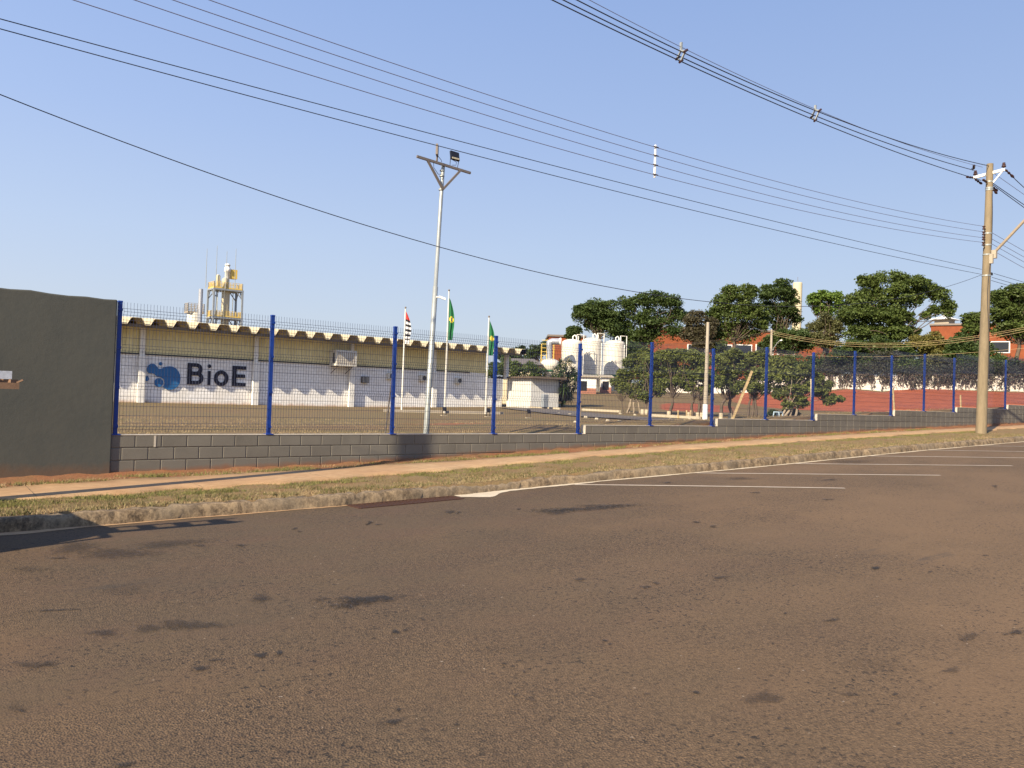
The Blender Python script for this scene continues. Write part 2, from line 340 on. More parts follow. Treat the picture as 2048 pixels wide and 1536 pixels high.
M = dict(asphalt=m_asphalt(), ground=m_ground(), verge=m_verge(), redsoil=m_redsoil(), walk=m_walk(), kerb=m_kerb(), block=m_block(), plaster=m_plaster(), wall=m_whitewall(),
    mortar=mat('mortar', (.25,.22,.18), scale=6), cap=mat('wall_top_mortar_sunlit_ends', (.50,.45,.37), scale=4), blue=mat('blue_paint', (.008,.040,.24), (.007,.034,.20), scale=1.5, rough=.32, bs=0),
    wire=mat('blue_wire', (.030,.038,.085), scale=2, rough=.45, bs=0), galv=mat('galvanised_steel', (.36,.38,.37), (.25,.27,.27), scale=6, rough=.45, metal=.35, sc=(1,1,.3)),
    galvd=mat('weathered_steel', (.20,.17,.15), scale=6, rough=.6, metal=.3), steel=mat('grey_steel', (.30,.33,.36), scale=2, rough=.5, metal=.2),
    concp=mat('pole_concrete', (.235,.185,.118), (.15,.122,.080), scale=2.2, rough=.85, bs=.3, sc=(1,1,.25), fine=14), concl=mat('light_concrete', (.38,.33,.26), scale=3),
    cream=mat('cream_sheet', (.56,.49,.34), (.46,.40,.27), scale=1.2, rough=.7, bs=.1), clad=mat('translucent_cladding', (.74,.66,.36), (.60,.53,.28), scale=.7, rough=.55, sc=(1,1,.3)),
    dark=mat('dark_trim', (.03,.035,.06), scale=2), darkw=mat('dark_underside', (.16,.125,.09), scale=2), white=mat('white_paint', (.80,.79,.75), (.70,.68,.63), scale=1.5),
    tank=mat('tank_white', (.64,.61,.53), (.58,.55,.47), scale=.6, rough=.5, bs=0, sc=(1,1,.3)), green=mat('green_band', (.05,.20,.10), scale=2), logo=mat('sign_blue', (.025,.14,.36), scale=2, rough=.4, bs=0),
    navy=mat('sign_navy', (.008,.010,.028), scale=2, rough=.4, bs=0), yellow=mat('safety_yellow', (.72,.50,.10), (.62,.44,.12), scale=3, rough=.5), cable=mat('cable_black', (.03,.03,.045), scale=2, rough=.5, bs=0),
    cablet=mat('cable_thin_grey', (.16,.16,.24), scale=2, rough=.4, bs=0), porc=mat('brown_porcelain', (.055,.025,.022), scale=3, rough=.3), orange=mat('orange_wall', (.235,.066,.026), (.18,.048,.02), scale=.15, rough=.85, bs=.1),
    glass=mat('dark_glass', (.03,.035,.045), scale=1, rough=.15, bs=0), wood=mat('pale_wood', (.46,.34,.18), scale=8, sc=(1,1,.3)), brown=mat('brown_wood', (.20,.12,.075), scale=9),
    bark=mat('bark', (.13,.10,.075), (.07,.052,.04), scale=5, rough=.9, bs=.5, sc=(1,1,.4)), barkl=mat('pale_bark', (.33,.27,.2), (.20,.16,.12), scale=5, rough=.9, bs=.4, sc=(1,1,.4)),
    rust=mat('rusty_iron', (.060,.026,.016), scale=9, rough=.8), paintw=mat('road_paint', (.46,.39,.31), (.32,.26,.19), scale=5, rough=.8, bs=.1), lime=mat('lime_spill', (.56,.48,.36), (.42,.35,.25), scale=4, rough=.9),
    flagg=mat('flag_green', (.015,.13,.05), scale=2, bs=0), flagy=mat('flag_yellow', (.60,.48,.06), scale=2, bs=0), flagb=mat('flag_blue', (.02,.04,.25), scale=2, bs=0), flagw=mat('flag_white', (.72,.72,.74), scale=2, bs=0),
    flagr=mat('flag_red', (.55,.05,.04), scale=2, bs=0), flagk=mat('flag_black', (.02,.02,.025), scale=2, bs=0), tilet=mat('fibre_roof', (.16,.12,.09), (.09,.07,.055), scale=2, bs=.4), redw=mat('red_dado', (.34,.15,.10), scale=2),
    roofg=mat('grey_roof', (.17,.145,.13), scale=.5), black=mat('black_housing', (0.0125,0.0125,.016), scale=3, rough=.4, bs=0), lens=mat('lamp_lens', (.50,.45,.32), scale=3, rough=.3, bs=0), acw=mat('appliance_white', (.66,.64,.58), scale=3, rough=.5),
    acd=mat('appliance_grille', (.10,.10,.10), scale=3), stonew=mat('whitewashed_stone', (.52,.45,.33), scale=5), drive=mat('old_driveway', (.15,.125,.10), (.11,.09,.07), scale=.9, bs=.4), plastic=mat('pale_blue_plastic', (.45,.58,.68), scale=2, rough=.4, bs=0),
    carp=mat('car_paint_white', (.6,.6,.6), scale=2, rough=.3, bs=0), tyre=mat('tyre_rubber', (.02,.02,.02), scale=5), alum=mat('aluminium', (.62,.64,.68), scale=5, rough=.4, metal=.5),
    duct=mat('duct_steel', (.48,.50,.54), (.25,.26,.29), scale=5, rough=.35, metal=.4), annexw=mat('annex_white_paint', (.58,.58,.57), (.50,.50,.48), scale=1.2), block2=mat('white_rendered_wall', (.78,.74,.68), (.62,.56,.48), scale=.8))
LM = dict(dark=leafmat('leaves_dark', (.034,.060,.018), (.066,.100,.027), (.100,.135,.035)), mid=leafmat('leaves_mid', (.050,.080,.020), (.092,.130,.032), (.145,.180,.048)),
    light=leafmat('leaves_light', (.085,.150,.028), (.140,.215,.038), (.18,.25,.05)), olive=leafmat('leaves_olive', (.085,.095,.040), (.135,.140,.055), (.17,.16,.07)),
    yard=leafmat('leaves_yard', (.075,.100,.024), (.140,.165,.040), (.22,.235,.06), .8), brown=leafmat('leaves_brownish', (.062,.055,.036), (.095,.085,.05), (.12,.11,.055)),
    yellow=leafmat('leaves_yellowish', (.11,.11,.03), (.17,.155,.04), (.21,.18,.05)), spiky=leafmat('leaves_spiky', (.030,.060,.020), (.055,.095,.03), (.10,.14,.05)),
    vine=leafmat('leaves_vine', (.040,.052,.036), (.070,.080,.048), (.085,.060,.050)))
def m_grass(name, a, b, c_):
    s = NT(name); c = s.mix(s.ramp(s.noise(1.1, 4, .7), [(.4, 0.), (.62, 1.)]), a, b); c = s.mix(s.attr('rnd'), c, c_); return s.fin(c, .8)
M['grass'] = m_grass('verge_grass', (.245,.170,.088), (.165,.130,.055), (.37,.28,.16)); M['grass2'] = m_grass('tuft_grass', (.12,.11,.038), (.32,.24,.125), (.085,.09,.03)); M['grassg'] = m_grass('green_grass', (.105,.120,.030), (.075,.100,.022), (.20,.175,.06))
def m_stain():
    s = NT('oil_stain'); a = s.attr('fall'); n = s.noise(16, 5, .8, sc=(1, 1, 1))
    f = s.ramp(s.math('ADD', s.math('MULTIPLY', a, .75), s.math('MULTIPLY', s.math('SUBTRACT', n, .5), 1.5)), [(.30, 0.), (.58, .66)])
    m_ = s.fin((.022, .021, .021), .8); tr = s.n('ShaderNodeBsdfTransparent'); ms = s.n('ShaderNodeMixShader')
    s.l(s.math('MULTIPLY', f, s.attr('dens')), ms.inputs[0]); s.l(tr.outputs[0], ms.inputs[1]); s.l(s.b.outputs[0], ms.inputs[2]); s.l(ms.outputs[0], s.o.inputs[0]); return m_
M['stain'] = m_stain()

# ================================================================== SETTING
def grid(name, us, vs, zf, mat_, kind='structure', attrf=None):
    V = [(u, v, zf(u, v)) for v in vs for u in us]; nu = len(us)
    Fc = [(j*nu+i, j*nu+i+1, (j+1)*nu+i+1, (j+1)*nu+i) for j in range(len(vs)-1) for i in range(nu-1)]
    o = arr_obj(name, V, Fc, mat_, smooth=True, attr=attrf); tag(o, kind=kind); return o
us = [-2500,-1200,-600,-300,-160,-100]+list(np.arange(-70, 30, 1.5))+list(np.arange(30, 190, 2.5))+[200,240,300,420,700,1300,2600]
vs = [-1500,-600,-250,-120,-60,-30,-8,0.02]+[.08,.4,.8,1.3,2,3,4,5,6,7.5,9]+list(np.arange(11, 40, 2))+list(np.arange(40, 130, 1.8))+[135,145,160,190,240,340,600,1200,2800]
red = []
def gz(u, v):
    if v < .05: red.append(0.); return g(max(-60, min(u, 200)))-.6
    z, r_ = yard(u, v); red.append(r_); return z
grid('ground', us, vs, gz, M['ground'], attrf={'red': red})
# driveway inside the yard: from the gap right of the low annex towards the lower right
def ribbon(name, pts, width, mat_, lift, kind='structure'):
    V = []; Fc = []
    P = [Vector((p[0], p[1], 0)) for p in pts]; Q = []
    for i in range(len(P)-1):
        for k in range(10): Q.append(P[i].lerp(P[i+1], k/10))
    Q.append(P[-1])
    for i, p in enumerate(Q):
        d = (Q[min(i+1, len(Q)-1)]-Q[max(i-1, 0)]).normalized(); n_ = Vector((-d.y, d.x, 0))
        for k in range(5):
            q = p+n_*width*(k/4-.5); V.append((q.x, q.y, yard(q.x, q.y)[0]+lift))
    for i in range(len(Q)-1):
        for k in range(4): Fc.append((i*5+k, i*5+k+1, i*5+6+k, i*5+5+k))
    return tag(arr_obj(name, V, Fc, mat_, smooth=True), kind=kind)
pa, pb, pc = at(1040, 822, 62), at(1200, 826, 44), at(1420, 836, 36)
ribbon('driveway', [pa[:2], pb[:2], pc[:2], (pc[0]+25, pc[1]+6)], 3.4, M['drive'], .05)
# road
UR = list(np.arange(-60, -8, 4))+list(np.arange(-8, 40, .8))+list(np.arange(40, 200, 8))
rows = [-400, -120, -60, -40, -28]+list(np.arange(-24, -4, 1.2))
V = [(u, v, g(u)-.2) for v in rows for u in UR]+[(u, curbv(u)+.1, g(u)-.2) for u in UR]
nu = len(UR); Fc = [(j*nu+i, j*nu+i+1, (j+1)*nu+i+1, (j+1)*nu+i) for j in range(len(rows)) for i in range(nu-1)]
tag(arr_obj('road', V, Fc, M['asphalt'], smooth=True), kind='structure')
# kerb: a chipped, uneven casting
U2 = list(np.arange(-20, 32, .09))+list(np.arange(32, 120, 3)); V = []
for u in U2:
    jt = .012*math.sin(u*1.7)+.01*math.sin(u*5.1+1); 
    dip = 1-.35*math.exp(-((u-5.0)/.8)**2)-.22*math.exp(-((u-7.0)/.5)**2)
    joint = .03 if abs((u % 1.0)-.5) < .05 else 0
    ch = (.03 if rng.random() < .16 else .0)*rng.random()
    v0 = curbv(u)+jt; zb = g(u)-.2; h = .15*dip+.006*rng.standard_normal()-ch
    n1, n2 = rng.standard_normal(2)*.011
    V += [(u, v0-.03+n1, zb-.02), (u, v0-.012+n2+joint, zb+h*.55), (u, v0+.012+joint*.7, zb+h-.015-ch), (u, v0+.045, zb+h-joint*.3), (u, v0+.14+n1*2, zb+h+.004), (u, v0+.17, zb+h-.05)]
k = 6; Fc = [(i*k+j, (i+1)*k+j, (i+1)*k+j+1, i*k+j+1) for i in range(len(U2)-1) for j in range(k-1)]
tag(arr_obj('kerb', V, Fc, M['kerb']), kind='structure')
# verge, pavement and the strip of soil against the wall
U3 = list(np.arange(-20, 40, .25))+list(np.arange(40, 120, 4))
def strip(name, f0, f1, z0, z1, mat_, nrow=6, rough=.012):
    V = []
    for u in U3:
        a, b = f0(u), f1(u); V.append((u, a-.07, g(u)+z0-.12))
        for j in range(nrow):
            t = j/(nrow-1); V.append((u, a+(b-a)*t, g(u)+z0+(z1-z0)*t+rough*rng.standard_normal()))
    nrow += 1; Fc = [(i*nrow+j, (i+1)*nrow+j, (i+1)*nrow+j+1, i*nrow+j+1) for i in range(len(U3)-1) for j in range(nrow-1)]
    return tag(arr_obj(name, V, Fc, mat_, smooth=True), kind='structure')
strip('verge', lambda u: curbv(u)+.10, lambda u: walkfront(u)+.05, -.062, -.022, M['verge'])
strip('soil_strip', lambda u: walkback(u)-.12, lambda u: .02, -.035, .03, M['redsoil'], 6, .018)
jw = lambda u, s: .05*math.sin(u*2.3+s)+.04*math.sin(u*5.9+s*2)+.02*math.sin(u*13+s)
def walkz(u): return g(u)-.012
V = []; nrow = 4
for u in U3:
    a, b = walkfront(u)+jw(u, 0), walkback(u)+jw(u, 3)
    V.append((u, a-.01, walkz(u)-.08))
    for j in range(nrow): V.append((u, a+(b-a)*j/3, walkz(u)+.012))
    V.append((u, b+.01, walkz(u)-.08))
Fc = [(i*6+j, (i+1)*6+j, (i+1)*6+j+1, i*6+j+1) for i in range(len(U3)-1) for j in range(5)]
tag(arr_obj('pavement', V, Fc, M['walk'], smooth=True), kind='structure')
b = MB()
for u in np.arange(-5.5, 36, 2.05):
    a_, c_ = walkfront(u)+.08, walkback(u)-.08; b.bar((u, a_, walkz(u)+.0125), (u+.05, c_, walkz(u)+.0125), .010, .003)
tag(b.build('pavement_joints', M['kerb']), kind='structure')
# road paint
def paint(name, pts0, pts1, mat_, lift=.004, steps=24):
    V = []; 
    for i in range(steps+1):
        t = i/steps
        for P in (pts0, pts1):
            u = P[0][0]+(P[1][0]-P[0][0])*t; v = P[0][1]+(P[1][1]-P[0][1])*t; V.append((u, v, g(u)-.2+lift))
    return arr_obj(name, V, [(2*i, 2*i+2, 2*i+3, 2*i+1) for i in range(steps)], mat_)
for i, (a, c) in enumerate([((6.5,-3.66),(9.82,-6.74)), ((9.6,-3.8),(13.22,-6.81)), ((12.9,-3.85),(16.46,-6.92)), ((16.1,-3.84),(19.6,-6.95)), ((19.25,-3.86),(22.8,-7.0)), ((22.4,-3.88),(26,-7.0)), ((25.6,-3.9),(29.2,-7.0)), ((28.8,-3.9),(32.3,-7.0))]):
    d = Vector((c[0]-a[0], c[1]-a[1])).normalized(); n_ = Vector((-d.y, d.x))*.05
    tag(paint('parking_line', ((a[0]-n_.x, a[1]-n_.y), (c[0]-n_.x, c[1]-n_.y)), ((a[0]+n_.x, a[1]+n_.y), (c[0]+n_.x, c[1]+n_.y)), M['paintw'], .006), kind='structure')
V = []; UU = list(np.arange(4.05, 60, .12))
for u in UU:
    w0 = .05+.035*abs(math.sin(u*1.3))+.02*rng.random(); 
    if u < 5.1: w0 = .10+.32*math.exp(-((u-4.45)/.3)**2)
    V += [(u, curbv(u)-.02-w0-(.05 if u < 7 else .02), g(u)-.196), (u, curbv(u)-.005-(.02 if u > 7 else 0), g(u)-.196)]
tag(arr_obj('gutter_paint', V, [(2*i, 2*i+2, 2*i+3, 2*i+1) for i in range(len(UU)-1)], M['lime']), kind='structure')
V = []; UU = list(np.arange(-12, 4, .12))
for u in UU:
    w0 = .03+.03*abs(math.sin(u*2.3))+.015*rng.random()+.14*math.exp(-((u+1.7)/.5)**2)
    V += [(u, curbv(u)-.03-w0, g(u)-.196), (u, curbv(u)-.02, g(u)-.196)]
tag(arr_obj('gutter_dust', V, [(2*i, 2*i+2, 2*i+3, 2*i+1) for i in range(len(UU)-1)], M['walk']), kind='structure')
# stains on the road: (px, py, half-width px, half-height px, density)
ST = [(730,1201,75,13,1.),(690,1212,50,8,.6),(380,1252,90,14,.6),(300,1258,60,10,.5),(205,1268,50,9,.6),(520,1197,34,9,.6),(640,1200,26,6,.45),(150,1095,70,14,.5),(230,1108,120,13,.55),(340,1088,95,12,.5),(60,1140,55,7,.35),
      (60,1332,45,11,.5),(95,1330,24,8,.6),(400,1338,30,6,.9),(435,1322,24,5,.6),(522,1312,18,7,1.),(558,1308,10,6,1.),(790,1265,14,5,1.),(810,1262,8,3,1.),(785,1445,26,7,.9),(797,1421,9,4,1.),(1038,1323,10,3,1.),(1047,1344,6,4,1.),(1008,1329,6,3,1.),
      (1024,1335,5,2.5,1.),(1209,1283,9,3.5,1.),(1219,1290,5,3,1.),(1030,1393,6,3,.8),(1522,1398,50,19,.5),(105,1222,110,1.6,.9),(1000,1300,60,10,.15),(250,1180,90,14,.2),(1750,1330,90,20,.15),(1391,1387,9,4,1.),(1545,1288,6,3,1.),(1570,1228,5,2,1.),(1665,1241,22,4,.8),(1752,1137,16,4,1.),(2030,1266,26,7,.8),(1935,1276,32,12,.5),
      (1903,1342,28,7,.5),(1790,1391,10,4,.8),(1700,1391,22,5,.5),(1798,1449,7,4,.9),(1845,1471,6,3,.9),(1900,1468,7,3,.9),(1796,1501,9,3.5,.9),(1537,1471,6,2.5,1.),(1625,1503,4,3,1.),(1713,1512,5,3,1.),(1573,1460,9,6,.7),(1557,1439,6,4,.8),
      (1170,1018,110,7,.75),(1215,1012,70,5,.6),(1110,1024,60,6,.7),(1290,1175,12,4,.8),(1160,1160,18,3,.7),(1440,1156,20,4,.7),(1310,1167,12,5,.7),(740,1046,10,3,1.),(756,1050,8,2.5,1.),(735,1049,8,2,1.),(900,1025,12,6,.7),(917,1026,7,3,.8),(1038,1019,7,2.5,1.),(590,1058,8,2.5,.9),(599,1064,7,2,.9),
      (135,1383,5,2.5,.9),(170,1383,6,2,.9),(143,1389,5,2,.9),(137,1399,7,3,.8),(118,1412,7,4,.7),(42,1424,10,5,.8),(30,1417,40,12,.3),(245,1532,30,8,.8),(484,1474,7,2.5,1.),(475,1491,9,3,.6),(845,1461,7,2.5,1.),(912,1451,7,2.5,1.),(885,1463,4,2,1.),(1700,924,60,5,.35),(1480,958,40,4,.4),(1392,1045,10,3,.9),
      (1425,1054,12,3,.7),(1510,986,12,2,.8),(1335,966,14,2,.8),(1660,960,20,2.2,.8),(1990,973,10,3,.8),(1970,1112,9,2,.7),(1860,1145,7,2,.8),(1800,1160,6,2,.8),(30,1100,20,3,.8),(115,1117,22,3,.7),(480,1092,14,3,.8),(400,1092,18,3,.6),(1655,1000,12,2,.8),(845,1240,8,3,.6),(1290,1390,10,3,.5),(1060,1400,16,6,.5),(1100,1440,14,6,.35),(1290,1460,10,4,.5)]
V = []; Fc = []; fall = []; dens = []
def onroad(x, y, dz=0.):
    lo, hi = .5, 150.; r = ray(x, y)
    for _ in range(40):
        mid = (lo+hi)/2; P = CAM+r*mid
        if P[2] > g(P[0])-.2+dz: lo = mid
        else: hi = mid
    return CAM+r*lo
for x, y, hw, hh, dn in ST:
    P = onroad(x, y); A = onroad(x+hw*1.35, y-hw*.06)-P; B_ = onroad(x, y-hh*1.35)-P; n0 = len(V); K = 20
    V.append((P[0], P[1], g(P[0])-.2+.008)); fall.append(1.); dens.append(dn)
    for rr_ in (.5, 1.):
        for k in range(K):
            t = 2*math.pi*k/K; rr = rr_*(1+.22*math.sin(2*t+x)+.16*math.sin(3*t+y)); q = P+A*math.cos(t)*rr+B_*math.sin(t)*rr
            V.append((q[0], q[1], g(q[0])-.2+.008)); fall.append(1-rr_); dens.append(dn)
    for k in range(K):
        k2 = (k+1) % K; Fc.append((n0, n0+1+k, n0+1+k2, n0+1+k2)); Fc.append((n0+1+k, n0+1+K+k, n0+1+K+k2, n0+1+k2))
n = len(V); me = bpy.data.meshes.new('road_stains'); me.from_pydata(V, [], [tuple(dict.fromkeys(f)) for f in Fc]); me.update(); me.materials.append(M['stain'])
for an, av in (('fall', fall), ('dens', dens)):
    a = me.attributes.new(an, 'FLOAT', 'POINT'); a.data.foreach_set('value', np.asarray(av, dtype=np.float32))
o = bpy.data.objects.new('road_stains', me); COL.objects.link(o); tag(o, kind='structure')

# ================================================================== GRASS (stuff)
def blades(name, P, h, wd, mat_, label, cat='grass', lean=.6):
    n = len(P); P = np.asarray(P); a = rng.random(n)*2*math.pi; hh = h*(.5+rng.random(n)); ln = lean*hh*rng.random(n); b_ = rng.random(n)*2*math.pi
    dx = np.stack([np.cos(a)*wd/2, np.sin(a)*wd/2, np.zeros(n)], 1)*(.6+.8*rng.random(n))[:, None]
    tip = P+np.stack([np.cos(b_)*ln, np.sin(b_)*ln, hh], 1)
    V = np.stack([P-dx, P+dx, tip], 1).reshape(-1, 3); Fc = np.arange(3*n).reshape(-1, 3)
    rn = np.repeat(rng.random(n), 3); o = arr_obj(name, V, Fc, mat_, attr={'rnd': rn}); tag(o, label, cat, kind='stuff'); return o
from mathutils import noise as mn
def scatter(n, ufun, f0, f1, zf, thr=None, sc=2., edge=0):
    out = []
    while len(out) < n:
        u = ufun(); t = rng.random(); 
        if edge: t = t**edge
        v = f0(u)+(f1(u)-f0(u))*t
        if thr is not None and mn.noise(Vector((u*sc, v*sc*2, 3.3))) < thr*(rng.random()+.5): continue
        out.append((u, v, zf(u, v)))
    return out
uf = lambda: -4.5+32*rng.random()**1.7
blades('verge_grass', scatter(80000, uf, lambda u: curbv(u)+.13, lambda u: walkfront(u)+.04, lambda u, v: g(u)-.058), .022, .0085, M['grass'], 'dry clipped grass on the verge between kerb and pavement', lean=1.6)
blades('verge_tufts', scatter(26000, uf, lambda u: curbv(u)+.13, lambda u: walkfront(u)+.02, lambda u, v: g(u)-.055, -.05, 2.6), .045, .011, M['grass2'], 'taller straw and green tufts scattered over the verge', lean=1.2)
blades('green_edge_grass', scatter(30000, uf, lambda u: walkfront(u)+.10, lambda u: walkfront(u)-.5, lambda u, v: g(u)-.035, -.12, 1.6, 1.2), .034, .009, M['grassg'], 'greener grass creeping over the street side edge of the pavement', lean=1.3)
blades('wall_foot_grass', scatter(15000, uf, lambda u: walkback(u)-.12, lambda u: walkback(u)+.34, lambda u, v: g(u)-.02, .03, 1.4), .055, .010, M['grassg'], 'green grass tufts growing along the foot of the block wall', lean=1.3)
blades('wall_foot_straw', scatter(9000, uf, lambda u: walkback(u)-.10, lambda u: walkback(u)+.45, lambda u, v: g(u)-.02, .0, 1.9), .04, .010, M['grass'], 'straw coloured grass in the red soil along the wall', lean=1.5)
blades('yard_grass', scatter(26000, lambda: -2+36*rng.random()**1.3, lambda u: .25, lambda u: 10., lambda u, v: yard(u, v)[0]-.01, .02, .7, 1.4), .035, .012, M['grass'], 'dry patchy grass in the yard just behind the mesh fence', lean=1.3)

# ================================================================== BLOCK WALL
wallo = empty('block_wall', (0, 0, -.6), 'low wall of grey concrete blocks stepping up the slope under the blue fence', 'wall')
core = MB(); V = []; Fs = []; rn = []; low = []; capb = MB()
ends = [(0., 10.2)]+[(10.2+5*i, 15.2+5*i) for i in range(10)]; ends[0] = (-.1, 10.2)
UE = 60.2
def blockbox(u0, u1, z0, z1, r_, c=.007):
    mb = MB(); mb.bbox((u0, -.06+rng.random()*.003, z0), (u1, .08, z1), c); n = len(V); V.extend(mb.v); Fs.extend([tuple(i+n for i in f) for f in mb.f]); rn.extend([r_]*len(mb.v)); low.extend([max(0, 1-(p[2]-g(p[0]))/.22) for p in mb.v])
for k in range(-6, 11):      # course k has its top at z=.2*k
    zt = .2*k; u0 = -.1 if k <= 0 else 10.2+5*(k-1)
    um = UE
    while um > u0 and g(um) > zt: um -= .2
    if um <= u0: continue
    off = .2*(k % 2); uu = u0+ (off-.4 if off else 0)
    while uu < um:
        a, b_ = max(uu, u0), uu+.39
        if b_-a > .05 and a < um: blockbox(a, b_-.004, zt-.191, zt-.003, rng.random())
        uu += .4
    core.box((u0+.004, -.045-.0003*k, max(zt-.2, -1.3)), (um+.3, .072+.0003*k, zt-.004))
me = bpy.data.meshes.new('blocks'); wb = base_of(wallo); me.from_pydata([tuple(Vector(p)-wb) for p in V], [], Fs); me.update(); me.materials.append(M['block'])
for an, av in (('rnd', rn), ('low', low)):
    a = me.attributes.new(an, 'FLOAT', 'POINT'); a.data.foreach_set('value', np.asarray(av, dtype=np.float32))
o = bpy.data.objects.new('blocks', me); COL.objects.link(o); o.parent = wallo
core.build('mortar', M['mortar'], wallo)
for i, (a, b_) in enumerate(ends):
    capb.bbox((a-.004 if i else a, -.064, .2*i-.003), (b_ + (0 if i < 10 else 0), .084, .2*i+.012), .003)
    if i: capb.box((a-.012, -.0615, .2*i-.195), (a-.002, .0815, .2*i-.002))  # pale plate on each step end: its sunlit brightness is put into the colour
core2 = MB(); core2.box((.575, -.0655, -.188), (.605, -.05, -.006)); core2.build('mortar_smear', M['cap'], wallo)
capb.build('mortar_cap_sunlit_ends', M['cap'], wallo)
# grey rendered wall on the left
V = []; ugs = list(np.arange(-14, 0.001, .25)); ugs[-1] = -.06
pl = MB()
def topz(u): return 2.13+.012*math.sin(u*3)+.01*math.sin(u*9)
pr = [(u, topz(u)) for u in ugs]; poly = [(-14, -1.3), (-.06, -1.3)]+pr[::-1]
pl.prism(poly, lambda a, b: (a-.02*(b > 0)*0, -.105, b), lambda a, b: (a, .10, b))
o = pl.build('rendered_wall', M['plaster']); tag(o, 'tall dark grey plastered wall at the left where the fence begins', 'wall')
bv = o.modifiers.new('bevel', 'BEVEL'); bv.width = .02; bv.segments = 2; bv.limit_method = 'ANGLE'; bv.angle_limit = R(60)

# ================================================================== MESH FENCE
fence = empty('mesh_fence', (0, 0, 0), 'long bright blue welded mesh fence standing on the low block wall', 'fence')
PH = 2.11
def post_mesh():
    b = MB(); b.bbox((-.032, -.032, 0), (.032, .032, PH-.02), .004); b.bbox((-.035, -.035, PH-.022), (.035, .035, PH+.01), .006); return b
pp = post_mesh().build('post', M['blue'], fence, local=True)
bp = MB().bbox((-.07, -.07, .0), (.07, .07, .02), .004).build('base_plate', M['blue'], pp, local=True)
for z in (.14, .75, 1.38, 1.98): MB().box((-.036, -.046, z-.02), (.036, -.033, z+.02)).build('clip', M['blue'], pp, local=True)
pp.location = (-.0, 0, 0)
NP = 24
for i in range(1, NP):
    lv = lev(i*2.5)
    c = pp.copy(); COL.objects.link(c); c.parent = fence; c.location = (i*2.5, 0, lv)
    for ch in list(pp.children): d_ = ch.copy(); COL.objects.link(d_); d_.parent = c
# one panel: V-folds at four heights
folds = [.12, .76, 1.36, 1.93]
def prof():
    P = [(0, .03)]
    for f in folds: P += [(0, f-.05), (-.035, f), (0, f+.05)]
    P.append((0, 2.08)); return P
pb_ = MB(); L0, L1 = .04, 2.46; n = 48
V = []; Fc = []
def quadtube(P, r_):
    n0 = len(V)
    for p in P:
        for dx, dy in ((-1,-1),(1,-1),(1,1),(-1,1)): V.append((p[0]+dx*r_, p[1]+dy*r_, p[2]))
    for i in range(len(P)-1):
        for k in range(4): Fc.append((n0+i*4+k, n0+i*4+(k+1) % 4, n0+i*4+4+(k+1) % 4, n0+i*4+4+k))
def hwire(y, z, r_):
    n0 = len(V)
    for x in (L0, L1):
        for dy, dz in ((-1,-1),(1,-1),(1,1),(-1,1)): V.append((x, y+dy*r_, z+dz*r_))
    for k in range(4): Fc.append((n0+k, n0+(k+1) % 4, n0+4+(k+1) % 4, n0+4+k))
for i in range(n+1):
    x = L0+.01+(L1-L0-.02)*i/n; quadtube([(x, -.036+p[0], p[1]) for p in prof()], .0020)
for f in folds:
    hwire(-.041, f-.05, .0025); hwire(-.076, f, .0025); hwire(-.041, f+.05, .0025)
for z in (.29, .44, .59, .93, 1.08, 1.21, 1.52, 1.67, 1.80): hwire(-.041, z, .0025)
panel = arr_obj('mesh_panel', V, Fc, M['wire'], fence, local=True); panel.location = (0, 0, .02)
for i in range(1, NP-1):
    c = panel.copy(); COL.objects.link(c); c.parent = fence; c.location = (i*2.5, 0, lev(i*2.5+.3)+.02 if i*2.5+.3 > 10.2 else .02)

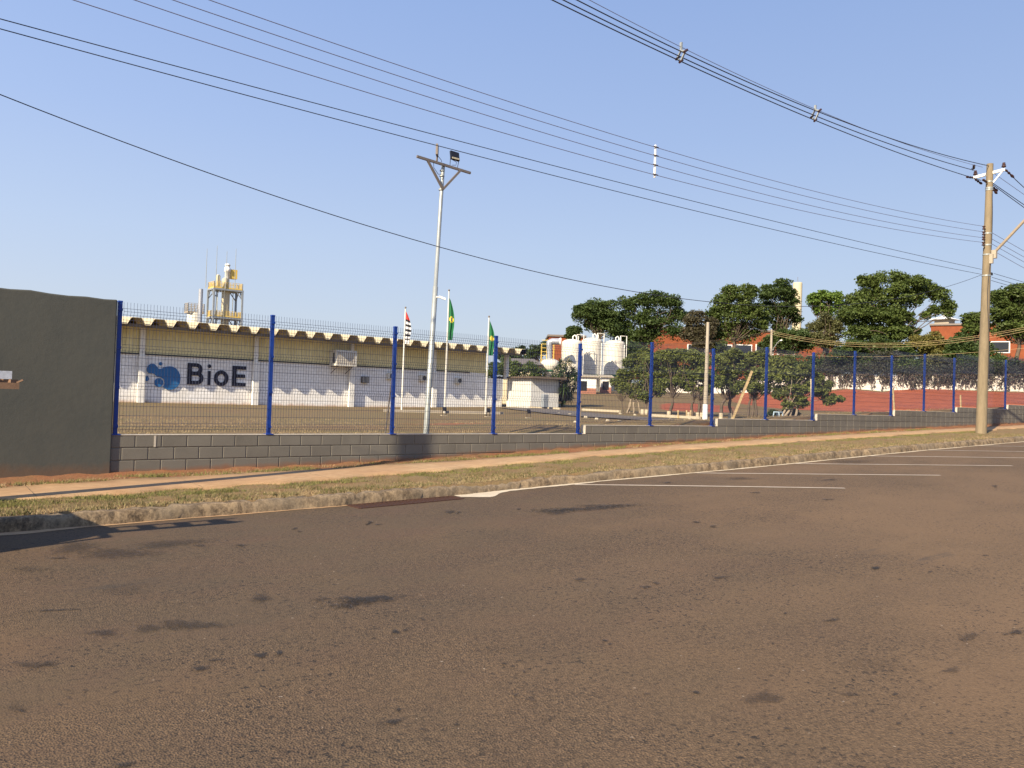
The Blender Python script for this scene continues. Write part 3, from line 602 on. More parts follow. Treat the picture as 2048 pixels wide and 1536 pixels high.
# ================================================================== UTILITY POLES
def power_pole(base, top, r0, r1, label, full=True):
    e = empty('utility_pole', base, label, 'utility pole', 'concrete utility poles along the street')
    P0 = Vector(base); P1 = Vector(top); b = MB()
    b.tube([P0-Vector((0,0,.6)), P0, P0.lerp(P1, .33), P0.lerp(P1, .66), P1], [r0*1.03, r0, r0+(r1-r0)*.33, r0+(r1-r0)*.66, r1], 20)
    b.build('shaft', M['concp'], e)
    def c(z): t = (z-P0.z)/(P1.z-P0.z); q = P0.lerp(P1, t); return q, r0+(r1-r0)*t
    bb = MB()
    for z in (6.95, 6.55, 6.22, 5.50, 8.52, 8.74, 8.46):
        q, rr = c(z); bb.tube([q-Vector((0,0,.025)), q+Vector((0,0,.025))], rr+.012, 20)
    bb.build('band', M['galv'], e)
    # crossarm across the line, tilted as in the street
    q, rr = c(9.05); a = MB(); A = q+Vector((-.05, .50, -.08)); B_ = q+Vector((.05, -.46, .04)); a.bar(A, B_, .07, .09); a.build('crossarm', M['white'], e)
    q2, rr = c(8.70); MB().bar(q2+Vector((0, -.12, 0)), q.lerp(B_, .9), .035, .04).build('crossarm_brace', M['white'], e)
    for P in (A+Vector((0, -.06, .13)), B_+Vector((0, .04, .13))):
        ins = MB(); ins.lathe(P, [(.0,-.10),(.02,-.10),(.02,-.05),(.07,-.04),(.07,0),(.03,.01),(.06,.03),(.06,.05),(.025,.06),(.05,.08),(.04,.11),(0,.12)], 10); ins.build('insulator', M['porc'], e)
    for P, Q in ((A+Vector((-.75, -.30, .10)), A+Vector((-1.12, -.46, .115))), (A, A+Vector((-.3, .12, .0))), (A+Vector((0,-.05,-.06)), A+Vector((.42,-.12,-.16))), (B_, B_+Vector((.45,-.12,-.22))), (q2+Vector((-.14,.02,.0)), q2+Vector((-.5,.02,.03))), (q2+Vector((.13,0,-.06)), q2+Vector((.50,-.08,-.20))), (q2+Vector((.13,0,-.12)), q2+Vector((.46,-.08,-.30)))):
        s_ = MB(); N = 7; s_.tube([Vector(P).lerp(Vector(Q), i/N) for i in range(N+1)], [.015, .042, .02, .045, .02, .042, .045, .015], 8); s_.build('strain_insulator', M['porc'], e)
    for z in (7.12, 6.93, 6.76, 6.57):
        q, rr = c(z); s_ = MB(); s_.lathe(q+Vector((-rr-.13, .03, 0)), [(.0,-.06),(.05,-.06),(.05,-.03),(.025,-.01),(.025,.01),(.05,.03),(.05,.06),(0,.06)], 10); s_.build('spool_insulator', M['porc'], e)
    jp = MB(); jp.tube([(25.42, -2.35, 8.86), (25.7, -2.2, 9.02), A+Vector((0, -.06, .2))] if full else [q, q+Vector((0,0,.1)), A+Vector((0,-.06,.2))], .008, 5); jp.build('jumper_wire', M['cable'], e)
    q, rr = c(6.85); MB().bar(q+Vector((-rr-.13, .03, -.42)), q+Vector((-rr-.13, .03, .36)), .018).build('spool_rack', M['galv'], e)
    if full:
        q, rr = c(6.2); A = q+Vector((.06, -rr, .0)); la = MB(); la.tube([A, A+Vector((0.12,-1.2,1.35)), A+Vector((.2,-2.1,2.1)), A+Vector((.2,-2.7,2.3))], .048, 10); la.build('lamp_arm', M['barkl'], e)
        hd = MB(); H = A+Vector((.2,-2.7,2.3)); hd.bbox((H.x-.12, H.y-.55, H.z-.08), (H.x+.12, H.y, H.z+.06), .03); hd.build('lamp_head', M['alum'], e)
        bk = MB(); bk.box((q.x-.02, q.y-rr-.16, q.z-.12), (q.x+.10, q.y-rr+.0, q.z+.16)); bk.box((q.x-.10, q.y-rr-.09, q.z-.3), (q.x-.01, q.y-rr+.02, q.z+.02)); bk.build('arm_bracket', M['concl'], e)
        q, rr = c(5.6); MB().bbox((q.x+rr, q.y-.1, q.z-.06), (q.x+rr+.16, q.y+.06, q.z+.03), .01).build('cable_box', M['black'], e)
        gw = MB(); pts = []
        for i in range(30):
            t = i/29; z = 8.3-6.5*t; q, rr = c(z); ang = -1.9+math.sin(t*9)*.5; pts.append((q.x+math.cos(ang)*(rr+.01), q.y+math.sin(ang)*(rr+.01), z))
        gw.tube(pts, .010, 5); gw.build('ground_wire', M['cable'], e)
    return e
power_pole((26.56, -2.35, g(26.56)-.05), (26.8, -2.35, 9.36), .172, .104, 'round concrete utility pole with a white crossarm beside the pavement at right')
power_pole((-3.2, -2.80, g(-3.2)-.05), (-3.2, -2.80, 9.75), .15, .11, 'concrete utility pole just beyond the left edge of the view', False)
# overhead lines: parabolas fitted in the plane of the poles
def wire(name, pts, r_, mat_, label, group):
    b = MB(); b.tube(pts, r_, 5); o = b.build(name, mat_); tag(o, label, 'cable', group); return o
PV = -2.35
def span(co, u0, u1, v=PV, n=60): return [(u, v, co[0]*u*u+co[1]*u+co[2]) for u in np.linspace(u0, u1, n)]
ORD = ['topmost', 'second from top', 'third from top', 'lowest']
LV = [(2.3e-3,-2.53e-2,6.2149),(2.3e-3,-2.59e-2,6.0413),(2.4e-3,-2.95e-2,5.865),(2.3e-3,-2.32e-2,5.6094)]
for i, co in enumerate(LV): wire('power_cable', span(co, -3.1, 26.3), .0068, M['cablet'], ORD[i]+' of the four thin cables joined by the white spacer bar', 'thin low voltage cables')
TC = [((6e-4,3.7e-3,5.157), 'upper of two dark cables running just below the four thin ones'), ((9e-4,-5.3e-3,5.0181), 'lower of two dark cables running just below the four thin ones'), ((.0087,-.1678,3.8787), 'lone sagging black cable that dips behind the tree tops')]
for co, lb in TC: wire('telephone_cable', span(co, -3.1, 26.3), .0068, M['cable'], lb, 'telephone cables')
HV = [((4.0e-3,-.1095,9.2502), PV, .007, 'thin messenger wire above the three thick cables at upper right'), ((4.1e-3,-.1012,9.0555), PV-.0, 0.0125, 'upper thick black cable running to the top of the pole'), ((3.4e-3,-.0853,8.8447), PV+.0, 0.0125, 'middle thick black cable running to the left end of the crossarm'), ((2.7e-3,-.0712,8.6782), PV, 0.0125, 'lower thick black cable ending just under the crossarm')]
for i, (co, v, r_, lb) in enumerate(HV): wire('power_cable', span(co, -3.1, [26.2, 26.75, 25.45, 26.1][i], v), r_, M['cablet'] if i == 0 else M['cable'], lb, 'thick covered cables')
# spans beyond the pole
Pq = Vector((26.7, PV, 0)); Dq = Vector((30, -5.0, 0)).normalized(); nq = Vector((-Dq.y, Dq.x, 0))
def beyond(x0, y0, x1, y1, back=0.):
    def hit(x, y):
        r = Vector(ray(x, y)); C_ = Vector(CAM); t = (Pq-C_).dot(nq)/r.dot(nq); return C_+r*t
    a, b_ = hit(x0, y0), hit(x1, y1); s1 = (Vector((b_.x, b_.y, 0))-Pq).dot(Dq); s0 = (Vector((a.x, a.y, 0))-Pq).dot(Dq)
    k = (b_.z-a.z)/(s1-s0); c2 = .0022; pts = []; sb = s0-back
    for i in range(40):
        s_ = sb+(34-sb)*i/39; z = a.z+(k)*(s_-s0)+c2*(s_-s0)*(s_-s1) if s_ < 34 else a.z; p = Pq+Dq*s_; pts.append((p.x, p.y, z))
    return pts
for i, (q, lb) in enumerate([((2020,349,2048,375), 'thick cable leaving the right end of the crossarm'), ((1987,346,2048,389), 'thin wire leaving the pole just below the crossarm'), ((2001,377,2048,409.6), 'upper of two cables leaving the strain insulators on the right of the pole'), ((2000,380,2048,415), 'lower of two cables leaving the strain insulators on the right of the pole'),
        ((1984,465.5,2048,502), 'topmost thin cable right of the pole behind the lamp arm'), ((1984,478,2048,514), 'second thin cable right of the pole behind the lamp arm'), ((1984,488,2048,524), 'third thin cable right of the pole behind the lamp arm'), ((1984,500,2048,536), 'lowest thin cable right of the pole behind the lamp arm'),
        ((1988,547,2048,564.6), 'highest of three telephone cables right of the pole'), ((1984,554.7,2042,571.6), 'middle of three telephone cables right of the pole'), ((1982.5,561,2019,571.6), 'lowest of three telephone cables right of the pole')]):
    wire('power_cable' if i < 8 else 'telephone_cable', beyond(*q, back=.55 if i in (2, 3) else 0.), .013 if i in (0,2,3) else .008, M['cable'] if i in (0,2,3,8,9,10) else M['cablet'], lb, 'cables continuing past the pole')
# spacers
def evz(co, u): return co[0]*u*u+co[1]*u+co[2]
us_ = 9.77; b = MB(); b.bbox((us_-.016, PV-.02, evz(LV[3], us_)-.06), (us_+.016, PV+.02, evz(LV[0], us_)+.05), .004); sp_ = empty('cable_spacer', (us_, PV, evz(LV[3], us_)), 'white vertical spacer bar holding four thin cables apart', 'cable spacer'); b.build('bar', M['white'], sp_)
for co in LV: MB().cyl((us_-.07, PV-.022, evz(co, us_)), (us_+.07, PV-.022, evz(co, us_)), .013, n=6).build('clamp', M['porc'], sp_)
for ui, lb in ((10.5, 'grey diamond cable spacer on the thick cables, nearer the top edge'), (15.85, 'grey diamond cable spacer on the thick cables, nearer the pole')):
    e = empty('diamond_spacer', (ui, PV, evz(HV[3][0], ui)), lb, 'cable spacer', 'diamond cable spacers')
    zt, z1, z2, z3 = [evz(h[0], ui) for h in HV]; b = MB(); zt += .04
    A, L_, R_, B_ = (ui, PV, z1+.02), (ui, PV+.10, z2), (ui, PV-.12, z1-.03), (ui, PV, z3)
    for p, q in ((A, L_), (A, R_), (L_, B_), (R_, B_)): b.bar(p, q, .035, .03)
    b.bar((ui, PV, zt+.06), A, .05, .04); b.build('frame', M['galv'], e)
    for p in (L_, R_, B_): MB().cyl((p[0]-.05, p[1]-.01, p[2]-.04), (p[0]+.05, p[1]-.01, p[2]+.04), .028, n=8).build('clamp', M['porc'], e)

# ================================================================== FLOODLIGHT MAST inside the fence
e = empty('floodlight_mast', (6.44, 1.0, -.06), 'leaning galvanised mast with a crossbar and floodlights behind the fence', 'light mast')
A, B_ = Vector((6.44, 1, -.1)), Vector((6.645, 1, 5.83)); b = MB(); b.tube([A, A.lerp(B_, .55), A.lerp(B_, .551), B_], [.062, .056, .045, .040], 14)
b.build('pole', M['galv'], e)
X0, X1 = Vector((5.93, .99, 5.875)), Vector((7.34, .99, 5.80)); MB().bar(X0+Vector((0,-.05,0)), X1+Vector((0,-.05,0)), .045, .05).build('crossbar', M['galvd'], e)
for q in (Vector((6.20, .93, 5.84)), Vector((7.06, .93, 5.80))): MB().bar(q, Vector((6.62, .94, 5.30)), .04, .045).build('brace', M['galvd'], e)
cl = MB()
for z in (5.3, 5.6, 5.72): cl.cyl((6.63-(5.83-z)*.034, 1, z-.012), (6.63-(5.83-z)*.034, 1, z+.012), .056, n=14)
cl.build('clamp_band', M['galv'], e)
fl = MB(); c0 = Vector((6.90, .93, 6.10)); fl.add([c0+Vector(p) for p in [(-.10,-.02,-.09),(.12,-.02,-.10),(.14,.05,.10),(-.08,.05,.11),(-.10,.03,-.10),(.12,.03,-.11),(.14,.10,.09),(-.08,.10,.10)]], [(0,1,2,3),(7,6,5,4),(0,4,5,1),(1,5,6,2),(2,6,7,3),(3,7,4,0)])
fo = fl.build('floodlight', M['black'], e)
MB().box((6.815, .900, 6.015), (7.00, .912, 6.05)).build('lens', M['lens'], fo)
yk = MB(); yk.tube([(6.79,.94,6.05),(6.79,.95,5.86),(6.99,.95,5.85),(7.02,.94,6.03)], .008, 5); yk.tube([(6.84,.95,6.0),(6.96,.95,5.97),(6.95,.95,5.9),(6.85,.95,5.88)], .006, 5); yk.build('yoke', M['cable'], fo)
f2 = MB(); f2.bar((6.47,.99,5.90),(6.475,.99,6.02),.03,.03); rotbox(f2, Vector((6.43,.93,0)), Vector((.78,-.626,0)), -.022, .022, Vector((.626,.78,0)), -.1, .1, 6.0, 6.23); f2.build('floodlight', M['galvd'], e)
cb_ = MB(); cb_.tube([(6.48,.96,6.0),(6.54,.93,5.93),(6.56,.93,5.88)], .006, 5); cb_.tube([(6.36,.95,5.84),(6.36,.93,5.72),(6.48,.93,5.60),(6.60,.93,5.63)], .006, 5); cb_.build('cable', M['cable'], e)
# small camera on the mast
e = empty('security_camera', (6.54, 1, 2.93), 'small white security camera clamped halfway up the leaning mast', 'camera'); cz = 2.93
MB().tube([(6.54, .93, cz), (6.60, .90, cz)], .02, 8).build('bracket', M['white'], e); MB().bar((6.59, .90, cz+.01), (6.72, .84, cz-.035), .05, .045).build('housing', M['white'], e)

# ================================================================== WAREHOUSE
BV = 38.1; ZB = -.19
bld = empty('warehouse', (10, BV, ZB), 'long low white warehouse with yellowish upper cladding and a deep wavy roof edge', 'building')
MB().box((-6, BV, ZB-.5), (35.8, BV+15, 2.72)).build('wall', M['wall'], bld)
# corrugated cladding
V = []; 
def cladz(u): return .022*math.sin(u*2*math.pi/.26)
uu = np.arange(-6, 35.82, .065)
for u in uu: V += [(u, BV-.03-cladz(u), 2.74), (u, BV-.03-cladz(u), 4.40)]
arr_obj('upper_cladding', V, [(2*i, 2*i+2, 2*i+3, 2*i+1) for i in range(len(uu)-1)], M['clad'], bld)
MB().box((-6, BV+.06, 2.73), (35.8, BV+15, 4.3)).build('upper_wall', M['cream'], bld)
MB().box((-6, BV-.10, 2.69), (34.2, BV-.001, 2.76)).build('drip_rail', M['dark'], bld)
for uc in (3.0, 9.95, 16.93, 23.85, 30.8):
    c = MB(); c.bbox((uc-.2, BV-.34, ZB-.3), (uc+.2, BV-.12, 2.62), .015); c.bbox((uc-.14, BV-.24, 2.60), (uc+.14, BV-.11, 4.28), .01); c.build('pilaster', M['white'], bld)
MB().bbox((37.75, BV-.15, 2.3), (38.05, BV+.15, 4.3), .01).build('pilaster', M['white'], bld)
# gutter beam under the roof edge
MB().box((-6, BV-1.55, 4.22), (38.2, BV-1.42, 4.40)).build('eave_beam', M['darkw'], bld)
# roof: deep trapezoid channels running up and away
pitch = 1.265; EV = BV-1.8; th = .04
def ztrap(u):
    t = (u-9.95+.22) % pitch/pitch
    return .40*min(1, max(0, (t-.16)/.18)) if t < .5 else .40*min(1, max(0, (.96-t)/.18))
kn = []
u0 = -6.
kk = math.floor((u0-9.73)/pitch)
while True:
    ub = 9.73+kk*pitch
    if ub > 38.4: break
    for t in (0, .16, .34, .5, .5+.28, .96): kn.append(ub+t*pitch)
    kk += 1
V = []; nk = len(kn); rowsv = [(EV, 4.36), (EV+8.5, 4.36+.6), (EV+17, 4.36)]
for (v, z0) in rowsv:
    for dz in (0, -th):
        for u in kn: V.append((min(u, 38.45), v, z0+ztrap(u)+dz))
Fc = []
for r_ in range(2):
    a, b_ = r_*2*nk, (r_+1)*2*nk
    for i in range(nk-1): Fc.append((a+i, a+i+1, b_+i+1, b_+i)); Fc.append((a+nk+i+1, a+nk+i, b_+nk+i, b_+nk+i+1))
for i in range(nk-1): Fc.append((nk+i, nk+i+1, i+1, i))
arr_obj('roof', V, Fc, M['cream'], bld)
# painted company sign: letters and emblem, fixed to the white wall
SV = BV-.05
def wp(X, Y): p = onv(X/3.657, 560+Y/3.657, SV); return (p[0], p[2])
fr = lambda a, b: (a, SV-.03, b); bk2 = lambda a, b: (a, BV-.002, b)
sg = empty('company_sign', (13.2, BV-.05, 1.6), 'company name and blue bubble emblem mounted on the white warehouse wall', 'sign')
def circ(cx, cy, rx, ry, n=40, a0=0, a1=2*math.pi): return [(cx+rx*math.cos(a0+(a1-a0)*i/n), cy+ry*math.sin(a0+(a1-a0)*i/n)) for i in range(n)]
blob = [(1075,660),(1077,640),(1086,624),(1105,612),(1122,612),(1137,620),(1147,634),(1156,645),(1168,651),(1182,649),(1202,638),(1222,633),(1242,631),(1265,635),(1288,648),(1306,670),(1317,697),(1320,722),(1315,752),(1300,778),(1278,795),(1252,803),(1228,802),(1206,793),(1192,781),(1200,771),(1205,755),(1203,738),(1196,724),(1183,714),(1165,708),(1150,708),(1141,698),(1128,688),(1112,683),(1092,683),(1080,674)]
em = MB(); em.prism([wp(*p) for p in blob], fr, bk2)
for cx, cy, r_ in ((1161,750,32),(1175,613,12.5),(1072,722,18)): em.prism([wp(x, y) for x, y in circ(cx, cy, r_, r_*1.0)], fr, bk2)
em.build('emblem', M['logo'], sg)
def stroke(mb, pts, w_, d=.0, closed=False):
    P = [Vector(p) for p in pts]; n = len(P); L_ = []; R2 = []
    for i, p in enumerate(P):
        a = P[(i-1) % n] if (i > 0 or closed) else p; c = P[(i+1) % n] if (i < n-1 or closed) else p
        d1 = (p-a).normalized() if (p-a).length > 1e-6 else (c-p).normalized(); d2 = (c-p).normalized() if (c-p).length > 1e-6 else d1
        t = (d1+d2).normalized(); nn = Vector((-t.y, t.x)); k = w_/2/max(.5, nn.dot(Vector((-d1.y, d1.x)))); L_.append(p+nn*k); R2.append(p-nn*k)
    rng_ = range(n) if closed else range(n-1)
    for i in rng_:
        j = (i+1) % n; mb.prism([tuple(R2[i]), tuple(R2[j]), tuple(L_[j]), tuple(L_[i])], lambda a, b: (a, SV-.035-d, b), bk2)
def q(X, Y): return wp(X, Y)
def lerp2(a, b, s): return a+(b-a)*s
B0, B1 = q(1368, 762), q(1492, 612); E0, E1 = q(1697, 775), q(1800, 632); O0, O1 = q(1563, 774), q(1672, 664); I0, I1 = q(1514, 768), q(1545, 617)
bm_ = MB(); hB = B1[1]-B0[1]; sw = hB*.17; x0 = B0[0]; x1 = B1[0]; z0 = B0[1]; z1 = B1[1]
bm_.prism([(x0, z0), (x0+sw*1.15, z0), (x0+sw*1.15, z1), (x0, z1)], fr, bk2)
def bowl(zlo, zhi, xr):
    rr = (zhi-zlo)/2-sw/2; cx = xr-sw/2-rr; cz_ = (zlo+zhi)/2; pts = [(x0+sw*.6, zhi-sw/2)]+[(cx+rr*math.cos(a), cz_+rr*math.sin(a)) for a in np.linspace(math.pi/2, -math.pi/2, 14)]+[(x0+sw*.6, zlo+sw/2)]
    return pts
stroke(bm_, bowl(z0+hB*.44, z1, x1-(x1-x0)*.08), sw, .003); stroke(bm_, bowl(z0, z0+hB*.60, x1), sw, .006); bm_.build('letter', M['navy'], sg)
im = MB(); im.prism([(I0[0]+.02, I0[1]), (I1[0]-.02, I0[1]), (I1[0]-.02, lerp2(I0[1], I1[1], .68)), (I0[0]+.02, lerp2(I0[1], I1[1], .68))], fr, bk2)
ri = (I1[0]-I0[0])/2; im.prism(circ((I0[0]+I1[0])/2, I1[1]-ri*1.15, ri, ri*1.1), fr, bk2); im.build('letter', M['navy'], sg)
om = MB(); cx, cz_ = (O0[0]+O1[0])/2, (O0[1]+O1[1])/2; rx, rz = (O1[0]-O0[0])/2-sw/2, (O1[1]-O0[1])/2-sw/2
stroke(om, circ(cx, cz_, rx, rz, 36), sw, closed=True); om.build('letter', M['navy'], sg)
em2 = MB(); x0, x1, z0, z1 = E0[0], E1[0], E0[1], E1[1]; em2.prism([(x0, z0), (x0+sw*1.15, z0), (x0+sw*1.15, z1), (x0, z1)], fr, bk2)
for za, xe in ((z1-sw, x1), ((z0+z1)/2-sw/2, x1-.05), (z0, x1)): em2.prism([(x0+sw*1.1, za), (xe, za), (xe, za+sw), (x0+sw*1.1, za+sw)], lambda a, b: (a, SV-.034, b), bk2)
em2.build('letter', M['navy'], sg)
# machines on the wall
def ubox(px0, px1, py0, py1, v):
    a, b_ = onv(px0, py1, v), onv(px1, py0, v); return a[0], b_[0], a[2], b_[2]
a0, a1, z0, z1 = ubox(661, 697, 723, 692, BV-1.0); a0, a1, z0, z1 = 22.15, 23.75, 2.62, 3.72
e = empty('evaporative_cooler', (a0+.7, BV, z0), 'big boxy cream air cooler on a bracket under the warehouse roof', 'air cooler'); 
MB().bbox((a0, BV-1.15, z0), (a1, BV-.12, z1), .03).build('casing', M['acw'], e)
g_ = MB()
for k in range(9): g_.box((a0+.1+k*.155, BV-1.165, z0+.12), (a0+.17+k*.155, BV-1.151, z1-.12))
g_.build('grille', M['concl'], e); MB().box((a0-.012, BV-.95, z0+.2), (a0-.002, BV-.65, z1-.2)).build('side_vent', M['acd'], e)
s_ = MB(); 
for k in (.2, 1.3): s_.bar((a0+k, BV-1.1, z0-.03), (a0+k, BV, z0-.03), .05); s_.bar((a0+k, BV-1.0, z0-.05), (a0+k, BV, z0-.5), .04)
s_.build('bracket', M['galvd'], e)
for i, (px, py, lb, fan) in enumerate([(732, 759, 'dark caged wall unit on the warehouse, left of the fan units', False), (783, 752, 'small fan unit half hidden by a blue post', True), (848, 756, 'small fan unit just left of the leaning mast', True), (919, 761, 'small fan unit farthest right on the warehouse wall', True)]):
    p = onv(px, py, BV-.3); e = empty('air_conditioner', (p[0], BV, p[2]), lb, 'air conditioner', 'small units on the warehouse wall')
    MB().bbox((p[0]-.26, BV-.32, p[2]-.24), (p[0]+.26, BV-.03, p[2]+.22), .02).build('casing', M['acw'] if fan else M['acd'], e)
    f_ = MB()
    if fan:
        f_.lathe((0, 0, 0), [(0,0),(.16,0),(.17,.01),(.17,.02)], 20); f_.v = [(p[0]+.02+a, BV-.322-c, p[2]-.01+b_) for a, b_, c in f_.v]; f_.build('fan_guard', M['acd'], e)
    else:
        for k in range(5): f_.box((p[0]-.24+k*.11, BV-.34, p[2]-.2), (p[0]-.22+k*.11, BV-.322, p[2]+.2))
        f_.build('fan_guard', M['acw'], e)
# low annex with an old fibre roof
ax0, ax1 = 35.8, 37.55
an = empty('annex', (37.6, BV, ZB), 'low white annex with an old brown corrugated roof at the right end of the warehouse', 'building')
MB().box((35.82, BV+.04, ZB-.4), (37.55, BV+.3, 2.35)).build('wall', M['wall'], an)
C0 = onv(1017, 822, BV-.05); C1 = at(1061, 824, 63.5); C0 = Vector((C0[0], C0[1], ZB)); C1 = Vector((C1[0], C1[1], ZB-.02)); dd = (C1-C0).normalized(); nb = Vector((-dd.y, dd.x, 0))
if nb.dot(Vector((CAM[0]-C0.x, CAM[1]-C0.y, 0))) > 0: nb = -nb
Lr = (C1-C0).length
w2 = MB(); rotbox(w2, C0, dd, .1, Lr, nb, 0, 2.6, ZB-.5, 2.40); w2.build('side_wall', M['annexw'], an)
w3 = MB(); rotbox(w3, C0, dd, -.18, .16, nb, -.10, .3, ZB-.5, 2.50); w3.build('buttress', M['white'], an)
rf = MB()
for k in range(26): rotbox(rf, C0, dd, -2.4+k*.25, -2.4+k*.25+.16, nb, -.38, 2.9, 2.42, 2.56 if k % 2 else 2.51)
rotbox(rf, C0, dd, -2.4, 4.1-.0 if Lr < 3.8 else Lr+.3, nb, -.32, 2.85, 2.405, 2.455); rf.build('roof', M['tilet'], an)

# ================================================================== FLAGS
def flagpole(px, pyb, pyt, d, label, flag=None):
    P = at(px, pyb, d); T = at(px+ (pyb-pyt)*.045*0+ {803:10, 899:7+0, 973:7}.get(px, 6), pyt, d); T = Vector((P[0]+.02, P[1], T[2])); P = Vector(P)
    e = empty('flagpole', P, label, 'flagpole', 'flagpoles in front of the warehouse'); b = MB(); b.tube([P, T], [.055, .035], 10); b.build('pole', M['acw'], e)
    MB().lathe(T, [(0,0),(.04,.02),(.055,.06),(.04,.10),(0,.12)], 10).build('finial', M['galvd'], e)
    return e, P, T
def flag(P, T, d, top, length, kind, label):
    """limp flag hanging along its pole; stripes and fields are bands of the folded cloth"""
    e = empty('flag', (T.x, T.y, T.z-top-length), label, 'flag', 'limp flags')
    n, mrow = 10, 26; Rg = Vector((_R0[0], _R0[1], 0))
    def pt(i, j):
        t = i/n; s_ = j/mrow; wd = (.06+.34*math.sin(min(1, s_*1.25)*math.pi*.62))*(1-.35*s_)
        o_ = Rg*(.04+wd*t)+Vector(_F)*(.09*math.sin(t*9+s_*3)*t*(.4+s_)); return Vector((T.x, T.y, T.z-top))+o_+Vector((0, 0, -length*s_-.12*t*(1-s_)))
    bands = {}
    for i in range(n):
        for j in range(mrow):
            t = (i+.5)/n; s_ = (j+.5)/mrow
            if kind == 'stripes': c = 'flagr' if s_ < .24 else (('flagk' if int((s_-.24)*13) % 2 == 0 else 'flagw') if s_ < .88 else 'flagw')
            else:
                c = 'flagg'; dd_ = abs(s_-.5)/.10+abs(t-.5)/.5
                if dd_ < 1: c = 'flagy'
                if dd_ < .35: c = 'flagb' if kind == 'blue' else 'flagy'
            bands.setdefault(c, []).append((i, j))
    for c, L_ in bands.items():
        b = MB()
        for i, j in L_: b.add([pt(i, j), pt(i+1, j), pt(i+1, j+1), pt(i, j+1)], [(0,1,2,3)], True)
        b.build('cloth_'+{'flagr':'red','flagk':'black','flagw':'white','flagg':'green','flagy':'yellow','flagb':'blue'}[c], M[c], e)
FD = 44.
for px, yb, yt, kind, tp, ln, pl_, fl_ in [(803, 828, 617, 'stripes', .15, 1.75, 'left white flagpole carrying the striped flag', 'limp flag with red top and black and white stripes'),
        (889, 826, 582, 'blue', .35, 2.3, 'tallest, middle flagpole just right of the leaning mast', 'limp green and yellow flag on the tallest flagpole'), (971, 828, 635, 'green', .15, 1.9, 'right white flagpole near the end of the warehouse', 'limp green and yellow flag on the right flagpole')]:
    e, P, T = flagpole(px, yb, yt, FD, pl_); flag(P, T, FD, tp, ln, kind, fl_)
sA, sB = at(768, 826, 43.2), at(1005, 827, 45.5)
b = MB(); b.bar((sA[0], sA[1], yard(sA[0], sA[1])[0]+.05), (sB[0], sB[1], yard(sB[0], sB[1])[0]+.05), .35, .16); o = b.build('flag_plinth', M['concl']); tag(o, 'low pale concrete strip at the feet of the flagpoles', 'plinth')

# ================================================================== PROCESS TOWER behind the warehouse
TD = 130.; k_ = TD/1625
def rail(mb, P, h=1.1):
    for i in range(len(P)-1):
        a, c = Vector(P[i]), Vector(P[i+1]); L_ = (c-a).length; n = max(2, int(L_/.5))
        for z in (h, h*.78, h*.6, h*.42, h*.24): mb.bar(a+Vector((0,0,z)), c+Vector((0,0,z)), .05)
        mb.bar(a+Vector((0,0,.05)), c+Vector((0,0,.05)), .04, .28)
        for j in range(n+1): p = a.lerp(c, j/n); mb.bar(p, p+Vector((0,0,h)), .06)
N0 = at(428.5, 575, TD); za = at(428, 575, TD)[2]; zb = at(428, 632, TD)[2]; NX, NY = N0[0], N0[1]; a_, b__ = 4.6, 2.9
tw = empty('process_tower', (NX, NY, -.2), 'grey steel process tower with yellow railings rising behind the warehouse roof', 'industrial tower')
for x, y in ((0,0),(a_,0),(a_,b__),(0,b__)): MB().bar((NX+x, NY+y, -.3), (NX+x, NY+y, za), .28).build('leg', M['steel'], tw)
for z in (za, zb):
    p = MB(); p.box((NX-.15, NY-.15, z-.28), (NX+a_+.15, NY+b__+.15, z)); p.build('platform', M['steel'], tw)
    r_ = MB(); rail(r_, [(NX,NY,z),(NX+a_,NY,z),(NX+a_,NY+b__,z),(NX,NY+b__,z),(NX,NY,z)], 1.05 if z == za else .95); r_.build('railing', M['yellow'], tw)
br = MB()
for z in (za-.3, zb-.3):
    for (x0, y0), (x1, y1) in (((0,0),(a_,0)), ((a_,0),(a_,b__)), ((0,0),(0,b__)), ((0,b__),(a_,b__))):
        A = Vector((NX+x0, NY+y0, z)); C_ = Vector((NX+x1, NY+y1, z)); d_ = (C_-A).normalized(); MB().bar(A-Vector((0,0,1.3)), A+d_*1.0, .13).build('brace', M['steel'], tw); MB().bar(C_-Vector((0,0,1.3)), C_-d_*1.0, .13).build('brace', M['steel'], tw)
cx, cy = NX+a_*.5, NY+b__*.4
v_ = MB(); v_.lathe((cx, cy, 4), [(.62,0),(.62,za-4-.1)], 20); v_.build('vessel', M['cream'], tw)
st = MB(); zt = at(445, 522, TD)[2]; st.lathe((cx+.1, cy, za), [(.38,0),(.38,zt-za-1.4),(.50,zt-za-1.35),(.50,zt-za-.75),(.36,zt-za-.7),(.36,zt-za-.35),(.46,zt-za-.33),(.40,zt-za-.12),(.1,zt-za),(0,zt-za)], 18); st.build('stack', M['white'], tw)
sv = MB(); sv.lathe((NX+1.0, NY+1.3, za), [(.35,0),(.35,2.1),(.2,2.3),(0,2.35)], 14); sv.lathe((NX+1.9, NY+.6, za), [(.45,.3),(.5,.6),(.5,1.5),(.3,1.8),(0,1.85)], 14); sv.build('small_vessel', M['cream'], tw)
for x_, y_, za_, zc_ in ((.5, .3, 4, za-.3), (1.3, 2.2, 6, za+1.2), (3.2, .4, zb, za-.3), (2.9, 2.4, 4, za+2.6)): MB().tube([(NX+x_, NY+y_, za_), (NX+x_, NY+y_, zc_), (NX+x_+.5, NY+y_, zc_+.3)], .07, 6).build('pipe', M['galv'], tw)
lad = MB()
for s_ in (0, .4): lad.bar((NX+1.2+s_, NY-.1, 6), (NX+1.2+s_, NY-.1, za+1), .06)
for k in range(26): lad.bar((NX+1.2, NY-.1, 6.3+k*.4), (NX+1.6, NY-.1, 6.3+k*.4), .04)
